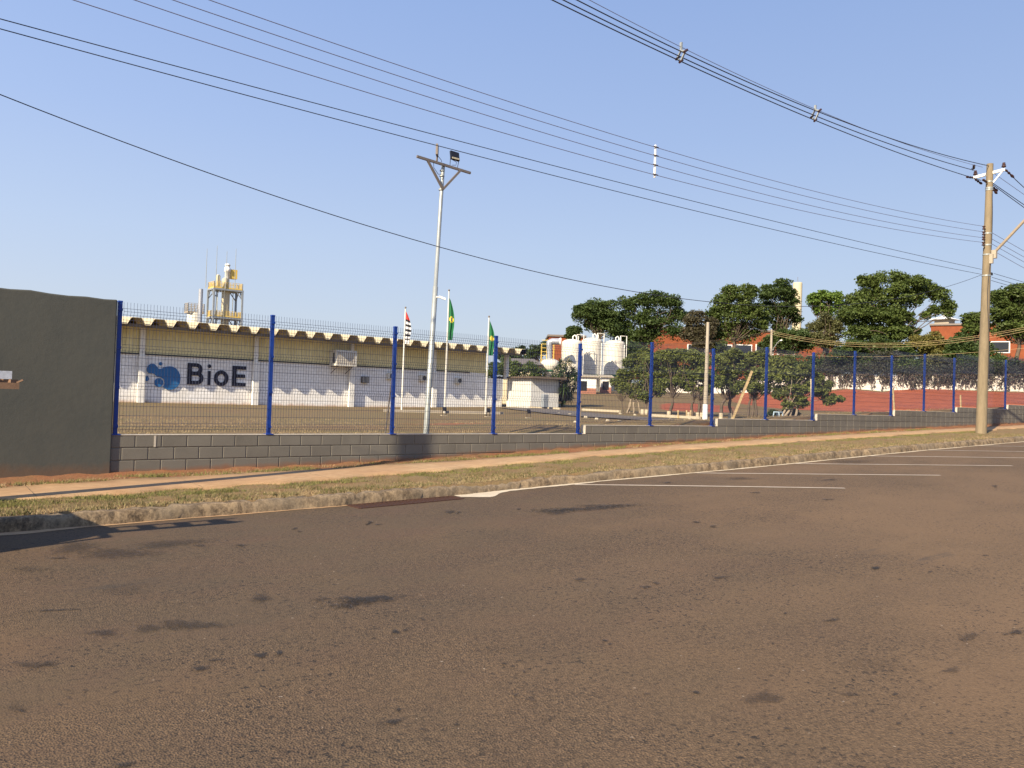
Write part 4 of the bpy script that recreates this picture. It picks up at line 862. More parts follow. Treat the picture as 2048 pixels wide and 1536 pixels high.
lad.build('ladder', M['galv'], tw)
bx = MB(); bx.box((NX+3.0, NY+1.0, za+1.9), (NX+4.0, NY+1.9, za+3.4)); bx.build('yellow_guard', M['yellow'], tw)
for px, pt_ in ((413, 497), (433, 491), (453, 502), (471, 497)):
    A = at(px-1.5, 572, TD+1); T = at(px-1, pt_, TD+1); MB().tube([(A[0], A[1], za), (A[0], A[1], T[2])], [.06, .03], 6).build('lightning_rod', M['galv'], tw)
sd_ = MB(); pA = at(402, 578, TD-1); sd_.tube([(pA[0], pA[1], 3), (pA[0], pA[1], pA[2])], .33, 12); sd_.build('side_duct', M['duct'], tw)
tA = at(388, 640, TD+4); e = empty('rooftop_tank', (tA[0], tA[1], 0), 'small white tank with railing left of the process tower', 'tank'); zt_ = at(388, 626, TD+4)[2]
MB().lathe((tA[0], tA[1], 0), [(1.1, 0), (1.1, zt_), (.7, zt_+.2), (0, zt_+.3)], 20).build('shell', M['tank'], e)
r_ = MB(); rail(r_, [(tA[0]-1.3, tA[1]-1, zt_), (tA[0]+1.3, tA[1]-1, zt_), (tA[0]+1.3, tA[1]+1, zt_), (tA[0]-1.3, tA[1]+1, zt_), (tA[0]-1.3, tA[1]-1, zt_)], 1.5); r_.build('railing', M['concl'], e)

# ================================================================== TANKS
def tank(px, pyt, pyb, wpx, d, label, skirt=True):
    P = at(px, pyb, d); zt = at(px, pyt, d)[2]; r_ = wpx/2*d/1625; z0 = P[2]; h = zt-z0
    e = empty('storage_tank', (P[0], P[1], z0), label, 'tank', 'tall white tanks')
    prof_ = [(r_*.97, -.6), (r_*.97, h*.30), (r_*1.0, h*.30), (r_*1.0, h*.32), (r_, h-r_*.42), (r_*.985, h-r_*.34), (r_*.93, h-r_*.25), (r_*.82, h-r_*.16), (r_*.62, h-r_*.08), (r_*.35, h-r_*.02), (0, h)]
    MB().lathe((P[0], P[1], z0), prof_, 40).build('shell', M['tank'], e)
    MB().lathe((P[0], P[1], z0), [(r_*1.005, h*.27), (r_*1.015, h*.275), (r_*1.015, h*.305), (r_*1.005, h*.31)], 40).build('base_ring', M['green'], e)
    # ladder and rail on the right side
    a = Vector((_R0[0], _R0[1], 0)); n_ = Vector((_F[0], _F[1], 0)).normalized(); Q = Vector((P[0], P[1], z0))+a*(r_+.15)-n_*.3; ld = MB()
    for s_ in (-.18, .18): ld.tube([Q+n_*s_, Q+n_*s_+Vector((0,0,h+.6)), Q+n_*s_-a*.9+Vector((0,0,h+.6)), Q+n_*s_-a*.9+Vector((0,0,h-.2))], .04, 5)
    for k in range(int(h/.4)): ld.bar(Q-n_*.18+Vector((0,0,.4*k+.4)), Q+n_*.18+Vector((0,0,.4*k+.4)), .04)
    ld.build('ladder', M['white'], e)
    pp_ = MB(); C_ = Vector((P[0], P[1], z0)); W = C_-n_*(r_*.55)+a*(r_*.87); pp_.tube([W+Vector((0,0,-.3)), W+Vector((0,0,h*.9))], .07, 8)
    T = C_+a*.1; pp_.tube([T+Vector((0,0,h-.1)), T+Vector((0,0,h+.35)), T+a*.25+Vector((0,0,h+.55)), T+a*.45+Vector((0,0,h+.35)), T+a*.5+Vector((0,0,h))], .08, 8); pp_.tube([T+a*.75+Vector((0,0,h-.3)), T+a*.75+Vector((0,0,h+.45))], .05, 6)
    pp_.build('vent_pipe', M['white'], e)
    return e
tank(1141, 678, 783, 41, 108, 'left tall white domed tank behind the spiky bush')
tank(1181, 675, 783, 42, 112, 'middle tall white domed tank with a curved shadow across it')
tank(1227, 680, 781, 41, 118, 'right tall white domed tank nearest the yard trees')
P = at(1099, 782, 98); z0 = P[2]; zt = at(1099, 717, 98)[2]; h = zt-z0; r_ = 1.2; e = empty('pressure_filter', (P[0], P[1], z0), 'squat white vessel with rounded ends and a green band', 'tank')
MB().lathe((P[0], P[1], z0), [(r_*.62,-.5),(r_*.62,h*.60),(r_*.8,h*.64),(r_*.97,h*.72),(r_,h*.80),(r_*.95,h*.88),(r_*.78,h*.94),(r_*.45,h*.985),(0,h)], 30).build('shell', M['tank'], e)
MB().lathe((P[0], P[1], z0), [(r_*.64,h*.585),(r_*.84,h*.63),(r_*.84,h*.645)], 30).build('green_band', M['green'], e)
# duct elbow behind the filter, yellow stair cage
D1, D2, D3, D4 = at(1099, 722, 104), at(1099, 692, 104), at(1104, 683, 104), at(1118, 683, 104)
e = empty('exhaust_duct', (D1[0], D1[1], 0), 'shiny grey duct bending over above the squat white vessel', 'duct'); b = MB(); b.tube([(D1[0], D1[1], 2), D1, D2, (Vector(D2)+Vector(D3))/2+Vector((-.15,.1,.15)), D3, D4], [.33, .33, .38, .42, .42, .42], 14); b.build('pipe', M['duct'], e)
b = MB(); b.tube([D4, Vector(D4)+Vector((_R0[0]*.25, _R0[1]*.25, 0))], [.42, .5], 14); b.build('hood', M['white'], e)
e = empty('stair_cage', tuple(at(1088, 780, 106)), 'yellow steel access ladder cage beside the grey duct', 'ladder'); b = MB()
zc0, zc1, zc2 = at(1088, 780, 106)[2], at(1088, 697, 106)[2], at(1088, 688, 106)[2]; A = Vector(at(1083, 700, 106)); C_ = Vector(at(1094, 700, 106)); D_ = Vector(at(1108, 700, 106))
for p, z in ((A, zc1), (C_, zc2), (D_, zc1)): b.bar((p.x, p.y, zc0), (p.x, p.y, z+.6), .1)
for k in range(14): z = zc0+k*.5; b.bar((A.x, A.y, z), (C_.x, C_.y, z), .06); 
for k in range(8): z = zc0+3+k*.4; b.bar((C_.x, C_.y, z), (D_.x, D_.y, z), .05)
b.build('frame', M['yellow'], e)
# sheds by the tanks
def shed(px0, px1, pyt, pyb, d, label, dep=3.):
    A = Vector(at(px0, pyb, d)); C_ = Vector(at(px1, pyb, d)); zt = at(px0, pyt, d)[2]; zb_ = min(A.z, C_.z); A.z = C_.z = 0; dd = (C_-A).normalized(); nn = Vector((-dd.y, dd.x, 0)); L_ = (C_-A).length
    e = empty('pump_shed', (A.x, A.y, zb_), label, 'shed'); b = MB(); rotbox(b, A, dd, 0, L_, nn, 0, dep, zb_-.4, zt-.1); b.build('wall', M['white'], e)
    b = MB(); rotbox(b, A, dd, -.01, L_+.01, nn, -.01, dep, zb_-.39, zb_+.45); b.build('base_course', M['redw'], e)
    b = MB(); V = []
    for z, w_ in ((zt-.1, 0), (zt+.02, 0)):
        for a, c in ((-.3, -.35), (L_+.3, -.35), (L_+.3, dep+.3), (-.3, dep+.3)): p = A+dd*a+nn*c; V.append((p.x, p.y, z+(.28 if c > 0 else 0)))
    b.add(V, [(0,3,2,1),(4,5,6,7),(0,1,5,4),(1,2,6,5),(2,3,7,6),(3,0,4,7)]); b.build('roof', M['concl'], e)
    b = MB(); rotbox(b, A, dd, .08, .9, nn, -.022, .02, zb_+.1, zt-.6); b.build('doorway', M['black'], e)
shed(1159, 1192, 752, 783, 100, 'small white shed with a reddish base under the middle tank')
shed(1203, 1222, 753, 781, 104, 'small white shed partly behind the yard trees, under the right tank', 2.)
# low building with grey roof in the distance
A = Vector(at(1006, 745, 96)); C_ = Vector(at(1083, 745, 96)); A.z = C_.z = 0; dd = (C_-A).normalized(); nn = Vector((-dd.y, dd.x, 0)); z1 = at(1040, 729, 96)[2]; z2 = at(1040, 717, 102)[2]
e = empty('low_building', (A.x, A.y, 0), 'low building with a plain grey sloping roof behind the hedge', 'building'); b = MB(); rotbox(b, A, dd, 0, (C_-A).length, nn, 0, 7, 0, z1-.05); b.build('wall', M['cream'], e)
V = []
for a, c, z in ((-.4,-.5,z1),((C_-A).length+.3,-.5,z1),((C_-A).length-.8,6,z2),(.5,6,z2),(.5,12,z1)): 
    p = A+dd*a+nn*c; V.append((p.x, p.y, z))
b = MB(); b.add(V[:4], [(0,1,2,3)]); b.add([(p[0], p[1], p[2]-.12) for p in V[:4]], [(3,2,1,0)]); b.build('roof', M['roofg'], e)

# ================================================================== ORANGE BUILDING, CYLINDER TOWER
def slab(px0, px1, pyt, pyb, d0, d1, dep, name, label, mat_, parapet=True):
    A = Vector(at(px0, pyt, d0)); C_ = Vector(at(px1, pyt, d1)); zt = (A.z+C_.z)/2; A.z = C_.z = 0; dd = (C_-A).normalized(); nn = Vector((-dd.y, dd.x, 0)); L_ = (C_-A).length; zb_ = at((px0+px1)/2, pyb, (d0+d1)/2)[2]
    e = empty(name, (A.x, A.y, zb_), label, 'building'); b = MB(); rotbox(b, A, dd, 0, L_, nn, 0, dep, zb_, zt); b.build('wall', mat_, e)
    b = MB(); rotbox(b, A, dd, -.25, L_+.25, nn, -.3, dep+.2, zt+.002, zt+.35); b.build('parapet', M['galvd'], e)
    return e, A, dd, nn, L_, zt
e, A, dd, nn, L_, zt = slab(1292, 1668, 662, 760, 172, 172, 20, 'orange_building', 'long orange rendered building seen between the trees, with white framed windows', M['orange'])
for px in (1393, 1447, 1487, 1530, 1573):
    p = Vector(at(px, 700, 171.5)); s_ = (Vector((p.x, p.y, 0))-A).dot(dd); zc = at(px, 699, 171.5)[2]
    f_ = MB(); rotbox(f_, A, dd, s_-1.9, s_+1.9, nn, -.12, .02, zc-1.1, zc+1.1); f_ = f_.build('window_frame', M['white'], e); g_ = MB(); rotbox(g_, A, dd, s_-1.7, s_+1.7, nn, -.15, -.122, zc-1.0, zc+.9); g_.build('window_pane', M['glass'], f_)
e, A, dd, nn, L_, zt = slab(1862, 2060, 650, 760, 158, 150, 16, 'orange_building', 'orange building block with a dark parapet at far right', M['orange'])
for px in (2000,):
    p = Vector(at(px, 690, 153)); s_ = (Vector((p.x, p.y, 0))-A).dot(dd); zc = at(px, 694, 153)[2]
    f_ = MB(); rotbox(f_, A, dd, s_-1.6, s_+1.6, nn, -.12, .02, zc-1.2, zc+1.0); f_ = f_.build('window_frame', M['white'], e); g_ = MB(); rotbox(g_, A, dd, s_-1.4, s_+1.4, nn, -.15, -.122, zc-1.05, zc+.85); g_.build('window_pane', M['glass'], f_)
P = at(1889, 649, 165); e = empty('roof_ventilator', tuple(P), 'white flat pyramid capped ventilator on the right orange building', 'roof ventilator'); b = MB(); s_ = 1.6
b.box((P[0]-1.4, P[1]-1.4, P[2]-1), (P[0]+1.4, P[1]+1.4, P[2]+.9)); b.build('curb', M['concl'], e); b = MB()
b.add([(P[0]-2.3,P[1]-2.3,P[2]+.9),(P[0]+2.3,P[1]-2.3,P[2]+.9),(P[0]+2.3,P[1]+2.3,P[2]+.9),(P[0]-2.3,P[1]+2.3,P[2]+.9),(P[0],P[1],P[2]+1.9)], [(0,1,4),(1,2,4),(2,3,4),(3,0,4),(3,2,1,0)]); b.build('cap', M['white'], e)
P = at(1593, 660, 210); zt = at(1593, 565, 210)[2]; e = empty('water_tower', (P[0], P[1], 4), 'slender cream cylindrical water tower behind the trees', 'water tower')
MB().lathe((P[0], P[1], 0), [(1.15, 0), (1.15, zt-.3), (1.1, zt), (0, zt+.1)], 30).build('shaft', M['cream'], e)
MB().tube([(P[0], P[1], zt), (P[0], P[1], zt+1.5)], .05, 5).build('lightning_rod', M['galvd'], e)
# another orange wall far left of the tanks
slab(1098, 1170, 674, 745, 150, 150, 8, 'orange_building', 'small piece of orange building behind the left tank', M['orange'])
# ================================================================== WHITE WALL ON THE RED BANK
wp_ = []
for px in range(1325, 2301, 25):
    d = float(np.interp(px, [1320, 1700, 2100], [130, 105, 90])); z = float(np.interp(px, [1320, 1700, 2100], [2.3, 3.2, 3.3])); p = at(px, 790, d); wp_.append((p[0], p[1], z))
ww = MB()
for i in range(len(wp_)-1):
    a, c = Vector(wp_[i]), Vector(wp_[i+1]); A = Vector((a.x, a.y, 0)); C_ = Vector((c.x, c.y, 0)); dd = (C_-A).normalized(); nn = Vector((-dd.y, dd.x, 0)); rotbox(ww, A, dd, -.001*i % .003, (C_-A).length, nn, 0, .25, min(a.z, c.z)-1.2, (a.z+c.z)/2+1.98)
o = ww.build('boundary_wall', M['block2']); tag(o, 'long white wall hung with creepers on top of the red bank', 'wall')

# ================================================================== TREES
def leaves(centres, size, name, mat_, parent=None, aspect=.55, up=.35):
    n = len(centres); C_ = np.asarray(centres); N = rng.standard_normal((n, 3)); N[:, 2] = np.abs(N[:, 2])+up; N /= np.linalg.norm(N, axis=1)[:, None]
    t = rng.standard_normal((n, 3)); t -= (t*N).sum(1)[:, None]*N; t /= np.linalg.norm(t, axis=1)[:, None]; b = np.cross(N, t); s_ = (size*(.6+.8*rng.random(n)))[:, None]
    V = np.stack([C_-t*s_*.5, C_-b*s_*aspect*.5, C_+t*s_*.5, C_+b*s_*aspect*.5], 1).reshape(-1, 3)
    return arr_obj(name, V, np.arange(4*n).reshape(-1, 4), mat_, parent, attr={'rnd': np.repeat(rng.random(n)**1.5, 4)})
def limb(b, A, Z, r0, r1, wob=.08, n=6, ns=6):
    A = Vector(A); Z = Vector(Z); L_ = (Z-A).length; pts = []; rad = []
    w1 = Vector(rng.standard_normal(3))*L_*wob; w2 = Vector(rng.standard_normal(3))*L_*wob*.5
    for i in range(ns+1):
        t = i/ns; p = A.lerp(Z, t)+w1*math.sin(math.pi*t)+w2*math.sin(2*math.pi*t); p.z += L_*.06*math.sin(math.pi*t); pts.append(p); rad.append(r0+(r1-r0)*t)
    b.tube(pts, rad, n, cap=False); return pts
def tree(name, label, base, forks, lobes, d, nleaf, leaf, lm, padf=.42, flat=.5, trunk_r=.3, bark='bark', cat='tree', group=None, depthf=1., branches=True, inner=.25, white=0, grow=1.18):
    """base px/py; forks: list of trunk feet px offsets; lobes: (px, py, r px, depth shift in r)"""
    lobes = [(L[0]+(base[0]-L[0])*.0, L[1], L[2]*grow) for L in lobes]; k = d/1625; Bp = Vector(at(base[0], base[1], d)); e = empty(name, Bp, label, cat, group)
    pads = []
    for L in lobes:
        px, py, rp = L[:3]; ds = L[3] if len(L) > 3 else rng.uniform(-.6, .6); C_ = np.array(at(px, py, d))+_F*rp*k*ds*depthf; Rr = rp*k
        npad = 14
        for i in range(npad):
            ph = rng.random()*2*math.pi; zz = rng.uniform(-.65, 1.); q_ = math.sqrt(max(0, 1-zz*zz)); rr = Rr*(1-padf*.6)*rng.uniform(.6, 1.05)
            pads.append((C_+np.array([math.cos(ph)*q_, math.sin(ph)*q_, zz])*rr, Rr*padf*rng.uniform(.75, 1.25)))
        pads.append((C_, Rr*padf))
    tot = sum(p[1]**2 for p in pads); pts = []
    for C_, pr_ in pads:
        n = max(8, int(nleaf*pr_**2/tot)); X = rng.standard_normal((n, 3)); X /= np.linalg.norm(X, axis=1)[:, None]; X[:, 2] = np.where(rng.random(n) < .72, np.abs(X[:, 2]), X[:, 2])
        rr = pr_*(inner+(1-inner)*rng.random(n)**.5)*rng.choice([1., 1.28], n, p=[.85, .15]); X *= rr[:, None]; X[:, 2] *= flat; pts.append(C_+X)
    for L in lobes:
        n = int(nleaf*.30*L[2]**2/sum(q[2]**2 for q in lobes)); X = rng.standard_normal((n, 3)); X /= np.linalg.norm(X, axis=1)[:, None]; X *= (L[2]*k*rng.random(n)**.4)[:, None]; pts.append(np.array(at(L[0], L[1], d))+_F*L[2]*k*rng.uniform(-.5, .5)+X*np.array([1, 1, .9]))
    leaves(np.concatenate(pts), leaf, 'crown', lm, e)
    if branches:
        b = MB(); top = np.mean([np.array(at(L[0], L[1], d)) for L in lobes], axis=0); h = top[2]-Bp.z
        feet = [Bp+Vector(_R0.tolist())*f*k for f in forks]; joints = []
        for f in feet:
            J = f.lerp(Vector(top), .45)+Vector((rng.uniform(-.3,.3), rng.uniform(-.3,.3), 0))*h*.08; J.z = f.z+h*.42; limb(b, f-Vector((0,0,.3)), J, trunk_r, trunk_r*.7, .05); joints.append(J)
        sel = [pads[i] for i in rng.choice(len(pads), min(len(pads), 40), replace=False)]
        for C_, pr_ in sel:
            J = min(joints, key=lambda j: (j-Vector(C_)).length+rng.random()); mid = J.lerp(Vector(C_), .5); limb(b, J, Vector(C_), trunk_r*.26, trunk_r*.05, .10, 5, 5)
        b.build('trunk', M[bark], e)
        if white:
            wb_ = MB()
            for f in feet: wb_.tube([f-Vector((0,0,.1)), f+Vector((0,0,white*.75))], [trunk_r*1.06, trunk_r*1.03], 8)
            wb_.build('whitewashed_base', M['stonew'], e)
    return e
BT = 'tall trees beyond the yard'
TL = [('dark tree at the left end of the tall tree row, bare twigs on its left', (1200, 712), [(1166,632,20),(1190,618,22),(1215,625,24),(1190,648,20),(1222,655,22),(1160,620,12),(1205,640,20)], 128, 9000, LM['dark'], .30),
 ('second tall tree from the left, its dark green crown rising above the tanks', (1290, 715), [(1255,612,20),(1282,606,20),(1315,604,22),(1345,612,22),(1360,635,18),(1250,645,24),(1290,640,24),(1325,648,26),(1265,680,26),(1300,678,24),(1235,668,18),(1350,665,18)], 130, 14000, LM['dark'], .30),
 ('brownish green smaller tree between two tall green crowns', (1400, 720), [(1390,640,20),(1408,665,20),(1380,668,18),(1420,648,14),(1400,690,18)], 126, 6000, LM['brown'], .28),
 ('tall rounded tree directly above the white footed concrete pole', (1470, 720), [(1440,608,18),(1462,596,22),(1492,592,22),(1425,628,16),(1450,632,24),(1485,628,26),(1512,625,18),(1450,665,24),(1490,665,26),(1520,655,16),(1430,690,20)], 128, 14000, LM['mid'], .30),
 ('dark tall tree in front of the cream water tower', (1565, 715), [(1535,590,20),(1558,582,20),(1580,598,18),(1575,625,20),(1548,622,20),(1590,640,12),(1530,640,14),(1560,650,14)], 132, 9000, LM['dark'], .30),
 ('low bushy tree in front of the orange building, below the water tower', (1580, 725), [(1560,680,20),(1590,675,20),(1540,690,18),(1610,690,16),(1575,695,20)], 118, 6000, LM['dark'], .28),
 ('bright light green tree to the left of the biggest crown', (1655, 720), [(1628,602,14),(1648,594,14),(1668,596,14),(1640,618,14),(1660,620,14),(1680,612,12)], 124, 6000, LM['light'], .28),
 ('feathery olive tree below the bright light green one', (1645, 722), [(1632,655,16),(1650,645,16),(1668,660,18),(1640,680,18),(1665,688,18),(1624,676,10),(1690,640,12)], 118, 7000, LM['olive'], .22),
 ('biggest broad crowned tree left of the concrete utility pole', (1790, 730), [(1735,565,18),(1762,560,18),(1795,562,18),(1825,568,18),(1855,576,18),(1882,592,18),(1900,612,14),(1895,628,10),(1868,622,12),(1715,600,20),(1745,595,24),(1785,598,26),(1820,598,20),(1700,630,22),(1735,632,26),(1775,636,28),(1812,640,16),(1850,632,10),(1710,665,24),(1750,670,26),(1790,672,24),(1822,665,14)], 116, 26000, LM['mid'], .30),
 ('yellowish bushy tree under the right side of the biggest crown', (1870, 735), [(1838,690,20),(1865,685,20),(1890,700,18),(1855,712,20),(1900,715,14)], 108, 7000, LM['yellow'], .24),
 ('dark low tree under the biggest crown', (1740, 735), [(1700,700,22),(1740,705,24),(1780,702,22),(1815,705,20),(1680,712,18),(1760,690,20)], 108, 9000, LM['dark'], .28),
 ('tall tree to the right of the utility pole', (2035, 735), [(1995,598,18),(2020,590,20),(2045,595,22),(2075,600,24),(2000,625,22),(2035,625,26),(2070,635,28),(2010,655,22),(2045,660,26),(2085,670,26)], 112, 16000, LM['mid'], .30),
 ('smaller green tree seen just left of the utility pole', (1955, 730), [(1945,640,16),(1960,655,16),(1938,660,14),(1965,635,12)], 116, 5000, LM['mid'], .28),
 ('dark tree filling in between the yellowish tree and the utility pole', (1935, 738), [(1912,695,20),(1935,705,20),(1958,700,18),(1925,680,14),(1975,712,18),(1900,715,18)], 106, 8000, LM['dark'], .28),
 ('small dark tree poking up between duct and left tank', (1148, 716), [(1145,665,12),(1155,662,10),(1138,672,8),(1150,676,10)], 138, 2600, LM['dark'], .28),
 ('dark bushy tree behind the right tank', (1268, 735), [(1262,700,20),(1285,712,18),(1255,722,18)], 126, 5000, LM['dark'], .28)]
for lb, bs_, lo, d, nl, lm, lf in TL:
    tree('tree', lb, bs_, [0], lo, d, int(nl*1.5), lf*1.2, lm, trunk_r=.30, group=BT, padf=.44, flat=.72)
# distant tree belt behind the annex
for lb, lo, d in (('rounded distant tree just right of the warehouse roof end', [(1040,702,12),(1025,708,12),(1055,706,10)], 170), ('distant tree between warehouse and yellow ladder cage', [(1072,705,14),(1088,698,12),(1060,715,12)], 160), ('distant low tree left of the duct', [(1100,680,8),(1090,690,9),(1110,684,8)], 175),
                  ('distant tree above the grey sloping roof', [(1015,714,10),(1035,716,10),(1003,712,9)], 165)):
    tree('tree', lb, (lo[0][0], 745), [0], lo, d, 3800, .36, LM['dark'], trunk_r=.25, group='far trees behind the warehouse', padf=.42, flat=.6)
YT = 'small multi stemmed trees in the yard'
YD = [('leftmost yard tree with several thin whitish stems', (1268, 829), [-16,-8,-3,4,9], [(1262,725,16),(1285,715,18),(1250,752,18),(1280,748,22),(1248,778,14),(1270,782,18),(1295,775,18),(1300,742,20),(1240,765,10)], 52, 12000, 'barkl', 0, .065),
 ('yard tree with a thick dark stem just left of the blue post', (1287, 831), [-2,6], [(1300,725,18),(1320,715,18),(1310,752,20),(1335,740,18),(1315,780,16),(1290,795,12)], 50, 9000, 'bark', .5, .13),
 ('yard tree with a forked trunk and whitewashed foot, right of the blue post', (1338, 834), [0], [(1335,715,18),(1360,712,18),(1345,740,20),(1370,745,18),(1350,765,16),(1325,768,14),(1372,772,12)], 47, 11000, 'bark', .45, .12),
 ('yard tree with crossing dark stems left of the white footed pole', (1397, 837), [-20,-2,6], [(1385,718,18),(1405,722,18),(1395,748,20),(1415,752,18),(1385,775,14),(1410,780,14),(1428,765,12)], 46, 11000, 'bark', .45, .10),
 ('yard tree whose stems stand left of the leaning plank', (1460, 838), [-18,0], [(1440,722,18),(1465,712,18),(1455,748,22),(1480,738,20),(1440,765,16),(1470,775,16),(1490,768,14)], 43, 12000, 'bark', .4, .11),
 ('yard tree with three dark stems right of the leaning plank', (1498, 839), [-6,2,10], [(1500,722,18),(1522,716,18),(1510,750,20),(1530,745,18),(1505,775,14),(1528,778,14)], 43, 10000, 'bark', 0, .08),
 ('wide yard tree with pale stems drooping low over the red bank', (1562, 841), [-8,0,12,26], [(1550,728,16),(1575,722,14),(1545,755,20),(1580,750,20),(1608,745,18),(1560,785,18),(1590,782,18),(1620,775,18),(1645,785,16),(1635,758,12),(1660,800,14),(1600,805,14),(1575,810,12),(1680,798,8),(1655,770,10)], 41, 19000, 'barkl', 0, .08)]
for lb, bs_, fk, lo, d, nl, bk_, wh, tr_ in YD: tree('yard_tree', lb, bs_, fk, lo, d, int(nl*1.15), .135, LM['yard'], trunk_r=tr_, bark=bk_, group=YT, padf=.42, flat=.7, white=wh, grow=1.04)
tree('bush', 'thin small bush just right of the white tank sheds', (1247, 828), [0], [(1240,775,10),(1255,768,8),(1228,765,9)], 55, 1800, .12, LM['yard'], trunk_r=.04, cat='bush', padf=.45)
tree('bush', 'round dark green bush behind the annex roof, left of the spiky bush', (1062, 800), [0], [(1040,742,16),(1062,738,16),(1075,752,16),(1055,765,16),(1078,775,12),(1030,735,12),(1018,732,12),(1085,765,8),(1025,748,14),(1005,738,12)], 76, 9000, .17, LM['mid'], trunk_r=.12, cat='bush', padf=.42, flat=.7)
tree('bush', 'green shrub under the porch roof at the warehouse end', (985, 760), [0], [(988,735,12),(1000,745,12),(980,750,12),(1012,722,10)], 84, 3500, .17, LM['mid'], trunk_r=.1, cat='bush', padf=.42, flat=.7)
# spiky bush with white flower heads
def spiky(px, py, d):
    k = d/1625; Bp = Vector(at(px, py, d)); e = empty('spiky_bush', Bp, 'big dark spiky leaved bush with upright white flower clusters', 'bush'); V = []; Fc = []; rn = []
    heads = [(1108,775,.0),(1118,760,.3),(1130,765,-.3),(1142,758,.2),(1112,742,.2),(1128,738,-.2),(1145,740,0.),(1122,727,.1),(1137,726,-.1),(1150,752,-.4),(1106,758,-.2),(1115,790,.1),(1135,785,-.2),(1148,775,.3),(1125,800,0),(1140,795,.2),(1120,748,-.6),(1136,752,.6),(1128,778,-.7)]
    b = MB()
    for hx, hy, ds in heads:
        C_ = Vector(at(hx, hy, d+ds*2)); limb(b, Bp, C_, .09, .05, .04, 5, 4)
        for i in range(130):
            dr = Vector(rng.standard_normal(3)); dr.z = dr.z*.8+.25; dr.normalize(); L_ = rng.uniform(.45, .8); s_ = dr.cross(Vector((0,0,1))).normalized()*.035; T = C_+dr*L_; T.z -= L_*.22; m_ = C_+dr*L_*.5+Vector((0,0,.03)); n0 = len(V)
            V += [C_-s_*.5, C_+s_*.5, m_+s_, m_-s_, T, T]; Fc += [(n0, n0+1, n0+2, n0+3), (n0+3, n0+2, n0+4, n0+5)]; rn += [rng.random()]*6
    me = bpy.data.meshes.new('foliage'); me.from_pydata([tuple(Vector(p)-Bp) for p in V], [], Fc); me.update(); me.materials.append(LM['spiky']); a = me.attributes.new('rnd', 'FLOAT', 'POINT'); a.data.foreach_set('value', np.asarray(rn, dtype=np.float32))
    o = bpy.data.objects.new('foliage', me); COL.objects.link(o); o.parent = e; b.build('stem', M['bark'], e)
    for hx, hy in ((1126,727),(1135,725),(1141,732),(1109,745),(1116,744),(1122,757),(1129,753),(1144,764)):
        C_ = np.array(at(hx, hy, d-1.3)); n = 70; X = rng.standard_normal((n, 3))*np.array([.09, .09, .19]); o = leaves(C_+X, .085, 'flower_cluster', M['stonew'], e, .8)
spiky(1127, 806, 66)
# hedge and creepers over the white wall
def wallpt(px, off, z):
    d = float(np.interp(px, [1320, 1700, 2100], [130, 105, 90]))+off; p = at(px, 790, d); return np.array([p[0], p[1], z])
def wz(px): return float(np.interp(px, [1320, 1700, 2100], [2.3, 3.2, 3.3]))+1.98
pts = []; tb = MB()
for i in range(1500):
    px = rng.uniform(1560, 2290); 
    zc = wz(px)+rng.uniform(.1, 1.3)*(1+.2*math.sin(px*.03)); n = 9; pts.append(wallpt(px, rng.uniform(-.7, 1.6), zc)+rng.standard_normal((n, 3))*np.array([.35, .35, .28]))
for i in range(620):
    px = rng.uniform(1570, 2290)
    if mn.noise(Vector((px*.05, 0, 0))) < -.25: continue
    L_ = rng.uniform(.8, 2.3)*(.75+.5*mn.noise(Vector((px*.09, 5, 0)))); A = wallpt(px, -.28, wz(px)+.2); B_ = wallpt(px+rng.uniform(-9, 9), -.2, wz(px)-L_); P = limb(tb, A, B_, .05, .025, .10, 4, 6)
    for p in P[1:]: pts.append(np.array(p)+rng.standard_normal((rng.integers(0, 5), 3))*np.array([.16, .10, .14]))
vine = empty('creeper', tuple(wallpt(1640, 0, wz(1640))), 'dark tangled creeper spilling over the long white wall', 'creeper'); leaves(np.concatenate(pts), .24, 'foliage', LM['vine'], vine, .6); tb.build('stem', M['bark'], vine)
# shrubs behind the wall, each its own
HS = [(1565,735,20),(1600,728,20),(1640,725,22),(1672,732,22),(1705,722,22),(1738,730,22),(1770,720,24),(1805,730,22),(1838,735,20),(1870,728,22),(1905,738,20),(1940,728,22),(1975,738,22),(2010,730,24),(2045,738,22),(2080,728,24)]
HL = ['dark','mid','dark','vine','dark','mid','vine','mid','dark','olive','vine','dark','mid','dark','vine','mid']
WH = ['left end of the creeper wall','third blue post from the right group','light pole arm','bushy olive tree','big crowned tree, its left edge','big crowned tree, left part','big crowned tree, middle','big crowned tree, right part','yellowish bushy tree','yellowish bushy tree, right side','right ventilator','small tree left of the pole','utility pole, left side','utility pole, right side','far right window','right edge of the view']
for i, ((px, py, rp), lm_) in enumerate(zip(HS, HL)):
    d = float(np.interp(px, [1320, 1700, 2100], [130, 105, 90]))+3.5
    tree('shrub', ['dark', 'mid green', 'dusky', 'olive'][['dark','mid','vine','olive'].index(lm_)]+' shrub behind the creeper wall, number %d counting from the left' % (i+1), (px, 770), [0], [(px,py,rp),(px-14,py+8,rp*.7),(px+14,py+6,rp*.7)], d, 3600, .25, LM[lm_], trunk_r=.1, cat='shrub', group='shrubs behind the creeper wall', padf=.42, flat=.6)
